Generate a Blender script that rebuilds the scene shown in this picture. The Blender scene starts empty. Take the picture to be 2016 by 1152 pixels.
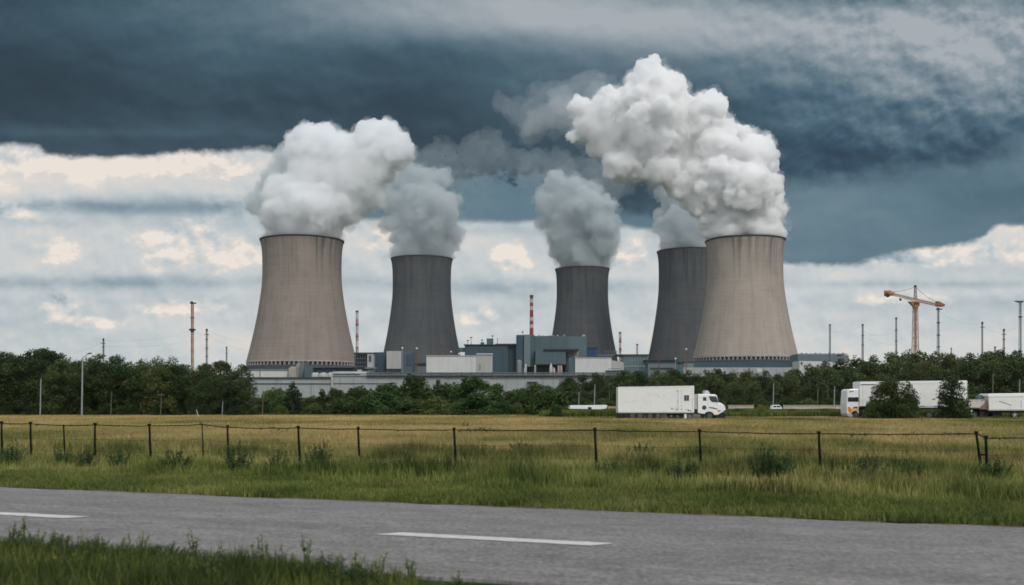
import bpy, bmesh, math, random
import numpy as np
from mathutils import Vector, Matrix

scene = bpy.context.scene
COL = scene.collection
random.seed(7)
RNG = np.random.default_rng(11)

# ------------------------------------------------------------------ camera
F = 2000.0          # focal length in photo pixels (photo 2016 wide)
HC = 2.5            # eye height above the field
CX, HY = 1008.0, 785.0


def at(px, py, Y):
    """point at distance Y seen at photo position px, py"""
    return Vector(((px - CX) / F * Y, Y, HC + (HY - py) / F * Y))


def gx(px, Y):
    return (px - CX) / F * Y


def gz(py, Y):
    return HC + (HY - py) / F * Y


cam_d = bpy.data.cameras.new('camera')
cam = bpy.data.objects.new('camera', cam_d)
COL.objects.link(cam)
cam.location = (0, 0, HC)
cam.rotation_euler = (math.radians(90), 0, 0)
cam_d.sensor_width = 36.0
cam_d.lens = F / 2016.0 * 36.0
cam_d.shift_y = (HY - 576.0) / 2016.0
cam_d.clip_start = 0.1
cam_d.clip_end = 30000
cam_d.dof.use_dof = True
cam_d.dof.focus_distance = 320.0
cam_d.dof.aperture_fstop = 1.25
scene.camera = cam

scene.view_settings.view_transform = 'Standard'
scene.view_settings.look = 'None'
scene.view_settings.exposure = 0.0
scene.view_settings.gamma = 1.0
scene.render.engine = 'CYCLES'
scene.cycles.use_denoising = True
scene.cycles.max_bounces = 20
scene.cycles.diffuse_bounces = 3
scene.cycles.glossy_bounces = 2
scene.cycles.transparent_max_bounces = 12
scene.cycles.transmission_bounces = 3
scene.cycles.volume_bounces = 20
scene.cycles.use_adaptive_sampling = True
scene.cycles.adaptive_threshold = 0.02
scene.cycles.filter_width = 1.7


def lin(c):
    c = c / 255.0
    return c / 12.92 if c <= 0.04045 else ((c + 0.055) / 1.055) ** 2.4


def srgb(r, g, b):
    return (lin(r), lin(g), lin(b), 1.0)


# ------------------------------------------------------------------ node maths helper
class NT:
    def __init__(self, tree):
        self.t = tree

    def node(self, kind, **kw):
        n = self.t.nodes.new(kind)
        for k, v in kw.items():
            setattr(n, k, v)
        return n

    def put(self, sock, v):
        if isinstance(v, S):
            self.t.links.new(v.s, sock)
        elif isinstance(v, bpy.types.NodeSocket):
            self.t.links.new(v, sock)
        else:
            sock.default_value = v

    def math(self, op, a, b=None, c=None, clamp=False):
        n = self.node('ShaderNodeMath', operation=op)
        n.use_clamp = clamp
        self.put(n.inputs[0], a)
        if b is not None:
            self.put(n.inputs[1], b)
        if c is not None:
            self.put(n.inputs[2], c)
        return S(self, n.outputs[0])

    def comb(self, x, y, z=0.0):
        n = self.node('ShaderNodeCombineXYZ')
        self.put(n.inputs[0], x)
        self.put(n.inputs[1], y)
        self.put(n.inputs[2], z)
        return S(self, n.outputs[0])

    def sep(self, v):
        n = self.node('ShaderNodeSeparateXYZ')
        self.put(n.inputs[0], v)
        return [S(self, o) for o in n.outputs]

    def noise(self, vec, scale=1.0, detail=4.0, rough=0.5, dist=0.0, lac=2.0):
        n = self.node('ShaderNodeTexNoise')
        self.put(n.inputs['Vector'], vec)
        n.inputs['Scale'].default_value = scale
        n.inputs['Detail'].default_value = detail
        n.inputs['Roughness'].default_value = rough
        n.inputs['Lacunarity'].default_value = lac
        n.inputs['Distortion'].default_value = dist
        return S(self, n.outputs[0])

    def voro(self, vec, scale=1.0, feature='F1', out=0):
        n = self.node('ShaderNodeTexVoronoi', feature=feature)
        self.put(n.inputs['Vector'], vec)
        n.inputs['Scale'].default_value = scale
        return S(self, n.outputs[out])

    def step(self, v, a, b, lo=0.0, hi=1.0, kind='SMOOTHSTEP'):
        n = self.node('ShaderNodeMapRange', interpolation_type=kind)
        self.put(n.inputs[0], v)
        self.put(n.inputs[1], a)
        self.put(n.inputs[2], b)
        self.put(n.inputs[3], lo)
        self.put(n.inputs[4], hi)
        return S(self, n.outputs[0])

    def ramp(self, v, stops, interp='LINEAR'):
        n = self.node('ShaderNodeValToRGB')
        cr = n.color_ramp
        cr.interpolation = interp
        while len(cr.elements) < len(stops):
            cr.elements.new(0.5)
        for e, (p, c) in zip(cr.elements, stops):
            e.position = p
        for e, (p, c) in zip(cr.elements, stops):
            e.color = c if len(c) == 4 else (*c, 1)
        self.put(n.inputs[0], v)
        return S(self, n.outputs[0])

    def curve(self, v, lo, hi, pts, ylo, yhi):
        """float curve through (x, y) points"""
        n = self.node('ShaderNodeFloatCurve')
        t = self.step(v, lo, hi, 0.0, 1.0, 'LINEAR')
        self.put(n.inputs[1], t)
        c = n.mapping.curves[0]
        P = [((x - lo) / (hi - lo), (y - ylo) / (yhi - ylo)) for x, y in pts]
        c.points[0].location = P[0]
        c.points[1].location = P[-1]
        for p in P[1:-1]:
            c.points.new(*p)
        n.mapping.update()
        return S(self, n.outputs[0]) * (yhi - ylo) + ylo

    def mix(self, f, a, b, mode='MIX'):
        n = self.node('ShaderNodeMix', data_type='RGBA', blend_type=mode)
        self.put(n.inputs[0], f)
        self.put(n.inputs[6], a)
        self.put(n.inputs[7], b)
        return S(self, n.outputs[2])


class S:
    def __init__(self, nt, s):
        self.nt, self.s = nt, s

    def __add__(self, o): return self.nt.math('ADD', self, o)
    __radd__ = __add__
    def __sub__(self, o): return self.nt.math('SUBTRACT', self, o)
    def __rsub__(self, o): return self.nt.math('SUBTRACT', o, self)
    def __mul__(self, o): return self.nt.math('MULTIPLY', self, o)
    __rmul__ = __mul__
    def __truediv__(self, o): return self.nt.math('DIVIDE', self, o)
    def __rtruediv__(self, o): return self.nt.math('DIVIDE', o, self)


# ------------------------------------------------------------------ world: storm sky
SUN_AZ = math.radians(205)     # compass style: light comes from behind the camera, a little to the right
SUN_EL = math.radians(42)
world = bpy.data.worlds.new('World')
scene.world = world
world.use_nodes = True
wt = world.node_tree
wt.nodes.clear()
W = NT(wt)
geo = W.node('ShaderNodeTexCoord')
dx, dy, dz = W.sep(geo.outputs['Generated'])
yc = W.math('MAXIMUM', dy, 0.22)
X = dx / yc * F + CX
Yp = HY - dz / yc * F


def gauss(cx, cy, rx, ry, amp):
    a = (X - cx) / rx
    b = (Yp - cy) / ry
    return W.math('EXPONENT', (a * a + b * b) * -1.0) * amp


wide = W.noise(W.comb(X * 0.0017, Yp * 0.0085, 1.3), 1.0, 5.0, 0.5, 0.1) - 0.5
puff = W.noise(W.comb(X * 0.0085, Yp * 0.0115, 4.1), 1.0, 5.0, 0.56) - 0.5
puff_up = W.noise(W.comb((X + 8.0) * 0.0085, (Yp - 14.0) * 0.0115, 4.1), 1.0, 5.0, 0.56) - 0.5
fine = W.noise(W.comb(X * 0.03, Yp * 0.045, 7.7), 1.0, 5.0, 0.6) - 0.5
relief = puff - puff_up      # lit from above

# upper storm deck
T = wide * 0.42 + puff * 0.12 + 0.26
for g in [(960, 0, 430, 66, 0.60), (1010, 60, 520, 60, 0.18), (1900, 100, 330, 125, 0.64), (1400, 70, 340, 80, 0.42), (1600, 20, 300, 60, 0.12),
          (400, 50, 520, 60, 0.15), (30, 170, 260, 80, -0.16), (1120, 170, 230, 45, 0.20),
          (1540, 245, 160, 18, 0.10), (200, 262, 340, 10, 0.10), (1700, 330, 300, 30, -0.04), (1250, 380, 400, 60, -0.05)]:
    T = T + gauss(*g)
T = T + relief * W.step(X, 1200.0, 1800.0, 0.3, 1.5) + fine * W.step(X, 1300.0, 1900.0, 0.03, 0.08)
deck_col = W.ramp(T, [(0.0, srgb(18, 38, 49)), (0.2, srgb(34, 57, 70)), (0.42, srgb(62, 88, 102)), (0.6, srgb(94, 116, 128)),
                      (0.8, srgb(133, 147, 156)), (1.0, srgb(168, 174, 180))])
blue = W.step(X, 1250.0, 1650.0)
deck_col = W.mix(blue * 0.5, deck_col, W.ramp(T, [(0.0, srgb(16, 48, 72)), (0.25, srgb(38, 74, 99)), (0.5, srgb(76, 106, 124)),
                      (0.8, srgb(133, 147, 156)), (1.0, srgb(168, 174, 180))]))
# middle deck
T2 = wide * 0.55 + puff * 0.16 + relief * 0.3 + 0.5 + gauss(1950, 400, 150, 50, -0.26) + gauss(1640, 400, 160, 50, 0.12) + gauss(1600, 500, 200, 14, 0.10) + gauss(950, 380, 160, 60, 0.06)
mid_col = W.ramp(T2, [(0.0, srgb(52, 78, 94)), (0.3, srgb(70, 98, 114)), (0.55, srgb(92, 119, 132)), (0.8, srgb(118, 140, 150)), (1.0, srgb(150, 165, 172))])
# bright sky below the decks
L = 0.645 + wide * 0.60 + puff * 0.10 + relief * 0.35
for g in [(220, 408, 520, 20, -0.46), (200, 440, 420, 10, -0.10), (240, 335, 460, 36, 0.24), (150, 556, 520, 15, -0.30), (1000, 452, 160, 12, -0.14),
          (1000, 565, 300, 16, -0.16), (1660, 500, 150, 14, -0.38), (1800, 560, 330, 10, -0.26), (1800, 600, 400, 14, -0.10), (300, 640, 700, 40, 0.02),
          (1250, 560, 150, 16, -0.14)]:
    L = L + gauss(*g)
cum_m = W.math('MINIMUM', gauss(360, 480, 130, 62, 1.0) + gauss(120, 490, 70, 44, 0.9) + gauss(1850, 500, 300, 36, 1.0) + gauss(110, 600, 60, 30, 0.9)
               + gauss(165, 636, 90, 16, 0.8) + gauss(370, 604, 130, 22, 0.9) + gauss(1010, 500, 60, 60, 0.8) + gauss(20, 420, 60, 24, 0.8)
               + gauss(1780, 590, 300, 22, 0.62) + gauss(230, 322, 460, 42, 1.0) + gauss(500, 500, 60, 30, 0.9) + gauss(930, 620, 90, 30, 0.7)
               + gauss(1240, 490, 60, 50, 0.7) + gauss(740, 480, 60, 40, 0.6) + gauss(1650, 640, 200, 20, 0.5), 1.0)
cum = W.step(cum_m + puff * 1.35 + fine * 0.6, 0.46, 0.82)
L = L + W.step(puff + fine * 0.45 + wide * 0.3, 0.0, 0.12) * W.step(Yp, 300.0, 600.0, 0.09, 0.02) + relief * 0.35
L = L + cum * (0.20 + relief * 2.6)
low_col = W.ramp(L, [(0.0, srgb(96, 122, 136)), (0.25, srgb(138, 156, 167)), (0.5, srgb(182, 192, 197)), (0.68, srgb(204, 208, 209)),
                     (0.85, srgb(222, 216, 210)), (1.0, srgb(240, 230, 220))])
# edges of the decks
jag = puff * 60.0 + fine * 34.0
E1 = W.curve(X, -400, 2400, [(-400, 280), (0, 284), (75, 288), (100, 303), (250, 309), (400, 299), (560, 296), (680, 345), (800, 352), (900, 348),
                             (960, 340), (1060, 350), (1160, 400), (1300, 420), (1420, 380), (1530, 362), (1650, 352), (1800, 335), (1900, 318), (1960, 296), (2016, 288), (2400, 260)], 0, 800)
E2 = W.curve(X, -400, 2400, [(-400, 260), (0, 265), (540, 270), (590, 360), (640, 420), (900, 436), (1100, 438), (1300, 455), (1540, 520), (1700, 515), (1830, 490),
                             (1930, 470), (1960, 452), (2016, 442), (2400, 400)], 0, 800)
e1v = Yp + jag * (W.step(X, 640.0, 900.0, 0.6, 1.0) + gauss(1000, 340, 170, 90, 1.1)) - E1
soft = W.step(X, 1000.0, 1500.0, 0.0, 1.0) * 26.0
m1 = W.step(e1v, soft * -1.0 - 7.0, soft + 9.0, 1.0, 0.0)
m2 = W.step(Yp + jag * W.step(X, 1200.0, 1750.0, 0.25, 0.7) - E2, -8.0, 8.0, 1.0, 0.0)
col = W.mix(m2, low_col, mid_col)
col = W.mix(m1, col, deck_col)
# unseen sky overhead and behind the camera, brightness added to light the scene
up = W.step(Yp, -900.0, -200.0, 1.0, 0.0)
col = W.mix(up, col, (0.50, 0.55, 0.60, 1))
back = W.step(dy, -0.25, 0.15, 1.0, 0.0)
col = W.mix(back, col, (0.80, 0.84, 0.88, 1))
bg1 = W.node('ShaderNodeBackground')
W.put(bg1.inputs[0], col)
bg1.inputs[1].default_value = 1.0
sky = W.node('ShaderNodeTexSky', sky_type='NISHITA')
sky.sun_disc = False
sky.sun_elevation = SUN_EL
sky.sun_rotation = SUN_AZ
bg2 = W.node('ShaderNodeBackground')
W.put(bg2.inputs[0], sky.outputs[0])
bg2.inputs[1].default_value = 0.08
ms = W.node('ShaderNodeMixShader')
ms.inputs[0].default_value = 0.96      # cloud cover
W.put(ms.inputs[1], bg2.outputs[0])
W.put(ms.inputs[2], bg1.outputs[0])
wo = W.node('ShaderNodeOutputWorld')
W.put(wo.inputs[0], ms.outputs[0])
world.cycles.sampling_method = 'MANUAL'
world.cycles.sample_map_resolution = 512

sun_d = bpy.data.lights.new('sun', 'SUN')
sun_d.energy = 1.5
sun_d.angle = math.radians(12)
sun_d.color = (1.0, 0.95, 0.89)
sun = bpy.data.objects.new('sun', sun_d)
COL.objects.link(sun)
sdir = Vector((math.sin(SUN_AZ) * -1 * math.cos(SUN_EL), math.cos(SUN_AZ) * math.cos(SUN_EL), math.sin(SUN_EL)))
sun.rotation_euler = sdir.to_track_quat('Z', 'Y').to_euler()
# ------------------------------------------------------------------ helpers
def tag(o, label=None, cat=None, group=None, kind=None):
    if label: o['label'] = label
    if cat: o['category'] = cat
    if group: o['group'] = group
    if kind: o['kind'] = kind
    return o


def empty(name, loc, label=None, cat=None, group=None, rz=0.0):
    o = bpy.data.objects.new(name, None)
    COL.objects.link(o)
    o.location = loc
    o.rotation_euler = (0, 0, rz)
    o.empty_display_size = 0.5
    return tag(o, label, cat, group)


def copy_tree(o, parent=None):
    c = o.copy()
    COL.objects.link(c)
    c.parent = parent
    for ch in list(o.children):
        copy_tree(ch, c)
    return c


class MB:
    """collects shapes and links them as one mesh object"""
    def __init__(self):
        self.v, self.f = [], []

    def add(self, vs, fs):
        n = len(self.v)
        self.v += [tuple(v) for v in vs]
        self.f += [tuple(i + n for i in f) for f in fs]
        return self

    def box(self, x0, x1, y0, y1, z0, z1):
        vs = [(x0, y0, z0), (x1, y0, z0), (x1, y1, z0), (x0, y1, z0), (x0, y0, z1), (x1, y0, z1), (x1, y1, z1), (x0, y1, z1)]
        return self.add(vs, [(0, 3, 2, 1), (4, 5, 6, 7), (0, 1, 5, 4), (1, 2, 6, 5), (2, 3, 7, 6), (3, 0, 4, 7)])

    def prism(self, prof, y0, y1):
        """profile in x, z pushed from y0 to y1 (counter clockwise seen from -y)"""
        n = len(prof)
        vs = [(x, y0, z) for x, z in prof] + [(x, y1, z) for x, z in prof]
        fs = [tuple(range(n)), tuple(range(2 * n - 1, n - 1, -1))]
        fs += [(i, i + n, (i + 1) % n + n, (i + 1) % n) for i in range(n)]
        return self.add(vs, fs)

    def slab(self, pts, z0, z1):
        """plan polygon in x, y raised from z0 to z1"""
        n = len(pts)
        vs = [(x, y, z0) for x, y in pts] + [(x, y, z1) for x, y in pts]
        fs = [tuple(range(n - 1, -1, -1)), tuple(range(n, 2 * n))]
        fs += [(i, (i + 1) % n, (i + 1) % n + n, i + n) for i in range(n)]
        return self.add(vs, fs)

    def tube(self, a, b, r0, r1=None, n=8):
        r1 = r0 if r1 is None else r1
        a, b = Vector(a), Vector(b)
        d = (b - a).normalized()
        u = d.orthogonal().normalized()
        w = d.cross(u)
        vs = []
        for p, r in ((a, r0), (b, r1)):
            for i in range(n):
                t = 2 * math.pi * i / n
                vs.append(p + (u * math.cos(t) + w * math.sin(t)) * r)
        fs = [(i, (i + 1) % n, (i + 1) % n + n, i + n) for i in range(n)]
        fs += [tuple(range(n - 1, -1, -1)), tuple(range(n, 2 * n))]
        return self.add(vs, fs)

    def path(self, pts, r, n=6):
        for i in range(len(pts) - 1):
            self.tube(pts[i], pts[i + 1], r[i] if isinstance(r, (list, tuple)) else r, r[i + 1] if isinstance(r, (list, tuple)) else r, n)
        return self

    def lathe(self, prof, n=32, c=(0, 0, 0), cap=True, axis='z'):
        """profile of (radius, height)"""
        vs = []
        for r, z in prof:
            for i in range(n):
                t = 2 * math.pi * i / n
                if axis == 'z':
                    vs.append((c[0] + r * math.cos(t), c[1] + r * math.sin(t), c[2] + z))
                else:   # axis y
                    vs.append((c[0] + r * math.cos(t), c[1] + z, c[2] + r * math.sin(t)))
        fs = []
        for k in range(len(prof) - 1):
            for i in range(n):
                j = (i + 1) % n
                q = (k * n + i, k * n + j, (k + 1) * n + j, (k + 1) * n + i)
                fs.append(q if axis == 'z' else q[::-1])
        if cap:
            m = (len(prof) - 1) * n
            a, b = tuple(range(n - 1, -1, -1)), tuple(range(m, m + n))
            fs += [a, b] if axis == 'z' else [a[::-1], b[::-1]]
        return self.add(vs, fs)

    def blob(self, c, r, sub=1):
        bm = bmesh.new()
        bmesh.ops.create_icosphere(bm, subdivisions=sub, radius=1.0)
        r = (r, r, r) if not isinstance(r, (tuple, list)) else r
        vs = [(c[0] + v.co.x * r[0], c[1] + v.co.y * r[1], c[2] + v.co.z * r[2]) for v in bm.verts]
        fs = [tuple(v.index for v in f.verts) for f in bm.faces]
        bm.free()
        return self.add(vs, fs)

    def lattice(self, a, b, w0, w1, r, bays, legs=4, ring=True):
        """braced mast from a to b, square (or triangular) in section"""
        a, b = Vector(a), Vector(b)
        d = (b - a).normalized()
        u = Vector((0, 1, 0)) if abs(d.y) < 0.9 else Vector((1, 0, 0))
        u = (u - d * u.dot(d)).normalized()
        w = d.cross(u)
        def P(k, t):
            ww = (w0 + (w1 - w0) * t) * 0.5
            ang = 2 * math.pi * (k + 0.5) / legs
            return a + (b - a) * t + (u * math.cos(ang) + w * math.sin(ang)) * ww * 1.414
        for k in range(legs):
            self.tube(P(k, 0), P(k, 1), r, r, 5)
        for i in range(bays):
            t0, t1 = i / bays, (i + 1) / bays
            for k in range(legs):
                k2 = (k + 1) % legs
                if i % 2: self.tube(P(k, t0), P(k2, t1), r * 0.6, None, 4)
                else: self.tube(P(k2, t0), P(k, t1), r * 0.6, None, 4)
                if ring: self.tube(P(k, t1), P(k2, t1), r * 0.6, None, 4)
        return self

    def build(self, name, mat, parent=None, bevel=0.0, smooth=False, origin=None):
        me = bpy.data.meshes.new(name)
        vs = self.v
        if origin is not None:
            ox, oy, oz = origin
            vs = [(x - ox, y - oy, z - oz) for x, y, z in vs]
        me.from_pydata(vs, [], self.f)
        me.update()
        for m in (mat if isinstance(mat, (list, tuple)) else [mat]):
            me.materials.append(m)
        if smooth:
            for p in me.polygons: p.use_smooth = True
        o = bpy.data.objects.new(name, me)
        COL.objects.link(o)
        if origin is not None: o.location = origin
        if parent: o.parent = parent
        if bevel:
            m = o.modifiers.new('bevel', 'BEVEL')
            m.width = bevel
            m.segments = 2
            m.limit_method = 'ANGLE'
            for p in me.polygons: p.use_smooth = False
        return o


MATS = {}


def mat(name, c, rough=0.7, var=0.12, scale=1.0, metal=0.0, spec=0.3, stain=None, bump=0.0, stretch=(1, 1, 1), coord='Object'):
    """plain weathered surface: colour broken up by two noises, optional darker dirt"""
    if name in MATS: return MATS[name]
    m = bpy.data.materials.new(name)
    m.use_nodes = True
    t = m.node_tree
    t.nodes.clear()
    n = NT(t)
    bs = n.node('ShaderNodeBsdfPrincipled')
    out = n.node('ShaderNodeOutputMaterial')
    t.links.new(bs.outputs[0], out.inputs[0])
    tc = n.node('ShaderNodeTexCoord')
    x, y, z = n.sep(tc.outputs[coord])
    v = n.comb(x * stretch[0], y * stretch[1], z * stretch[2])
    a = n.noise(v, scale, 5.0, 0.6)
    c = tuple(c[:3])
    lo = tuple(q * (1 - var) for q in c)
    hi = tuple(min(1, q * (1 + var)) for q in c)
    colr = n.ramp(a, [(0.3, lo), (0.7, hi)])
    if stain:
        b = n.noise(v, scale * 3.1, 4.0, 0.65)
        colr = n.mix(n.step(b, 0.52, 0.7, 0.0, stain[1]), colr, (*stain[0][:3], 1))
    n.put(bs.inputs['Base Color'], colr)
    bs.inputs['Roughness'].default_value = rough
    bs.inputs['Metallic'].default_value = metal
    bs.inputs['Specular IOR Level'].default_value = spec
    if bump:
        bp = n.node('ShaderNodeBump')
        bp.inputs['Strength'].default_value = 0.6
        bp.inputs['Distance'].default_value = bump
        n.put(bp.inputs['Height'], n.noise(v, scale * 6, 4.0, 0.6))
        t.links.new(bp.outputs[0], bs.inputs['Normal'])
    MATS[name] = m
    return m
# ------------------------------------------------------------------ cooling towers and their steam
PROF = [(0, 1.0), (0.012, 0.992), (0.03, 0.977), (0.065, 0.96), (0.12, 0.948), (0.196, 0.9435), (0.27, 0.944), (0.337, 0.95), (0.39, 0.963), (0.446, 0.984),
        (0.5, 1.006), (0.554, 1.032), (0.61, 1.06), (0.663, 1.089), (0.72, 1.122), (0.772, 1.156), (0.83, 1.195), (0.88, 1.23), (0.94, 1.274), (1.0, 1.319)]


def tower_mat(name, low, high, dirt):
    m = bpy.data.materials.new(name)
    m.use_nodes = True
    t = m.node_tree
    t.nodes.clear()
    n = NT(t)
    bs = n.node('ShaderNodeBsdfPrincipled')
    out = n.node('ShaderNodeOutputMaterial')
    t.links.new(bs.outputs[0], out.inputs[0])
    tc = n.node('ShaderNodeTexCoord')
    x, y, z = n.sep(tc.outputs['Object'])
    ang = n.math('ARCTAN2', y, x) * 38.0
    cx_ = n.math('COSINE', ang / 38.0) * 38.0
    sx_ = n.math('SINE', ang / 38.0) * 38.0
    big = n.noise(n.comb(cx_, sx_, z), 0.03, 4.0, 0.6)
    streak = n.noise(n.comb(cx_, sx_, z * 0.06), 0.22, 5.0, 0.65)
    bands = n.noise(n.comb(cx_ * 0.06, sx_ * 0.06, z), 0.45, 4.0, 0.7)
    # formwork grid: rings every lift and vertical joints
    ring = n.math('PINGPONG', z, 1.4) / 1.4
    ring = n.step(ring, 0.0, 0.25, 1.0, 0.0)
    rib = n.math('PINGPONG', ang, 1.9) / 1.9
    rib = n.step(rib, 0.0, 0.22, 1.0, 0.0)
    k = big * 0.7 + streak * 0.7 + bands * 0.6 - 0.5
    col = n.ramp(k, [(0.22, low), (0.78, high)])
    gn = n.noise(n.comb(cx_, sx_, z), 0.09, 3.0, 0.6)
    grid = (ring * 0.12 + rib * 0.15) * n.step(gn, 0.35, 0.65, 0.25, 1.1)
    topd = n.step(z, 60.0, 108.0, 0.0, 1.0)
    stain = n.step(n.noise(n.comb(cx_, sx_, z * 0.045), 0.16, 5.0, 0.7), 0.47, 0.66, 0.0, 1.0)
    patches = n.step(n.noise(n.comb(cx_, sx_, z * 0.6), 0.12, 3.0, 0.5), 0.50, 0.72, 0.0, 0.16)
    col = n.mix(n.math('MINIMUM', grid + stain * (topd * 0.62 + 0.16) + patches, 0.9), col, dirt)
    n.put(bs.inputs['Base Color'], col)
    bs.inputs['Roughness'].default_value = 0.9
    bs.inputs['Specular IOR Level'].default_value = 0.15
    bp = n.node('ShaderNodeBump')
    bp.inputs['Strength'].default_value = 0.5
    bp.inputs['Distance'].default_value = 0.3
    n.put(bp.inputs['Height'], (ring + rib) * -0.6 + streak)
    t.links.new(bp.outputs[0], bs.inputs['Normal'])
    return m


M_T1 = tower_mat('weathered_concrete', (0.215, 0.180, 0.157), (0.31, 0.262, 0.228), (0.085, 0.08, 0.078, 1))
M_T5 = tower_mat('pale_concrete', (0.30, 0.258, 0.222), (0.42, 0.362, 0.312), (0.13, 0.118, 0.108, 1))
M_TD = tower_mat('cloud_shaded_concrete', (0.066, 0.073, 0.082), (0.110, 0.110, 0.113), (0.040, 0.050, 0.061, 1))  # cloud shade and bluish haze over the rear towers put into the colour
M_RIM = mat('rim_dark', (0.045, 0.045, 0.048), 0.9)
M_RING = mat('ring_concrete', (0.36, 0.335, 0.31), 0.9, 0.25, 0.3)
M_RINGD = mat('ring_concrete_dark', (0.10, 0.11, 0.12), 0.9, 0.25, 0.3)  # rear tower rings share the cloud shade put into the colour
M_BAND = mat('basin_dark', (0.055, 0.068, 0.082), 0.85, 0.2, 0.2)
M_INNER = mat('inner_dark', (0.085, 0.085, 0.085), 0.9, 0.6, 0.5)


def cooling_tower(label, px, topy, basey, wpx, Y, m, ringm, ncol=76, zbase=12.0, seed=0):
    R = wpx / 2 / F * Y
    zt, zb = gz(topy, Y), gz(basey, Y)
    H = zt - zb
    root = empty('cooling_tower', (gx(px, Y), Y, zbase), label, 'cooling tower', 'cooling towers of the power station', rz=seed * 1.3)
    dz0 = zb - zbase
    # shell: smooth profile, outer then inner skin; resample
    ts = np.linspace(0, 1, 60)
    rr = np.interp(ts, [p[0] for p in PROF], [p[1] for p in PROF])
    for _ in range(3):
        rr[1:-1] = (rr[:-2] + rr[1:-1] * 2 + rr[2:]) / 4
    outer = [(R * r, H * (1 - t)) for t, r in zip(ts[::-1], rr[::-1])]
    inner = [(r - 0.8, z) for r, z in outer[::-1]]
    sh = MB().lathe(outer + inner + [outer[0]], 128, cap=False).build('shell', m, root, smooth=True)
    sh.location = (0, 0, dz0)
    rimr = R
    rm = MB().lathe([(rimr - 0.9, -0.8), (rimr + 0.25, -0.8), (rimr + 0.4, -0.2), (rimr + 0.45, 0.5), (rimr - 0.9, 0.5), (rimr - 0.9, -0.8)], 128, cap=False).build('rim', M_RIM, root)
    rm.location = (0, 0, dz0 + H)
    # safety rail round the rim walkway: a hoop on short posts, joined as one piece
    g = MB().lathe([(rimr + 0.3, 1.3), (rimr + 0.42, 1.3), (rimr + 0.42, 1.42), (rimr + 0.3, 1.42), (rimr + 0.3, 1.3)], 128, cap=False)
    rl = g.build('walkway_rail', M_RIM, root)
    rl.location = (0, 0, dz0 + H)
    Rb = R * 1.319
    hcol = 3.3
    lint = MB().lathe([(Rb - 1.6, -0.9), (Rb + 0.15, -0.9), (Rb + 0.15, 0.25), (Rb - 1.6, 0.25), (Rb - 1.6, -0.9)], 128, cap=False).build('ring_beam', ringm, root)
    lint.location = (0, 0, dz0)
    c0 = MB()
    c0.tube((-0.9, 0, -hcol - 0.9), (0, 0, -0.7), 0.36, 0.33, 8)
    c0.tube((0.9, 0, -hcol - 0.9), (0, 0, -0.7), 0.36, 0.33, 8)
    col0 = c0.build('support_column', ringm, root)
    for i in range(ncol):
        a = 2 * math.pi * i / ncol
        o = col0 if i == 0 else col0.copy()
        if i: COL.objects.link(o)
        o.parent = root
        o.location = ((Rb - 0.3) * math.cos(a), (Rb - 0.3) * math.sin(a), dz0)
        o.rotation_euler = (0, 0, a + math.pi / 2)
    fill = MB().lathe([(Rb - 3.5, -hcol - 1.0), (Rb - 3.5, -0.9), (2, -0.9)], 96, cap=False).build('inner_fill', M_INNER, root)
    fill.location = (0, 0, dz0)
    bas = MB().lathe([(Rb + 2.5, -dz0), (Rb + 2.5, -hcol - 0.7), (Rb + 1.7, -hcol - 0.7), (Rb + 1.7, -hcol - 1.4), (1, -hcol - 1.4)], 96, cap=False).build('water_basin', M_BAND, root)
    bas.location = (0, 0, dz0)
    return root, R, zt


TOWERS = {
    1: cooling_tower('brown concrete cooling tower farthest left, beside the left wood', 595, 475, 713, 162, 900, M_T1, M_RING, seed=1),
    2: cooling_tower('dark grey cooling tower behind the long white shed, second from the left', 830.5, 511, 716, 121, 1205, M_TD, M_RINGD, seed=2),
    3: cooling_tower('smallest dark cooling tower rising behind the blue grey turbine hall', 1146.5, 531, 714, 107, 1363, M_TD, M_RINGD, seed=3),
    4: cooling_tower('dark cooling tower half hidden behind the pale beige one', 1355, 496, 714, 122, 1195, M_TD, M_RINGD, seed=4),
    5: cooling_tower('pale beige cooling tower farthest right with the brightest steam', 1467, 475, 704, 154, 947, M_T5, M_RING, seed=5),
}


def steam_mat(name, color, density, aniso=0.0):
    m = bpy.data.materials.new(name)
    m.use_nodes = True
    t = m.node_tree
    t.nodes.clear()
    n = NT(t)
    out = n.node('ShaderNodeOutputMaterial')
    vs = n.node('ShaderNodeVolumePrincipled')
    vs.inputs['Color'].default_value = (*color, 1)
    vs.inputs['Density'].default_value = density
    vs.inputs['Anisotropy'].default_value = aniso
    t.links.new(vs.outputs[0], out.inputs['Volume'])
    return m


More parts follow.
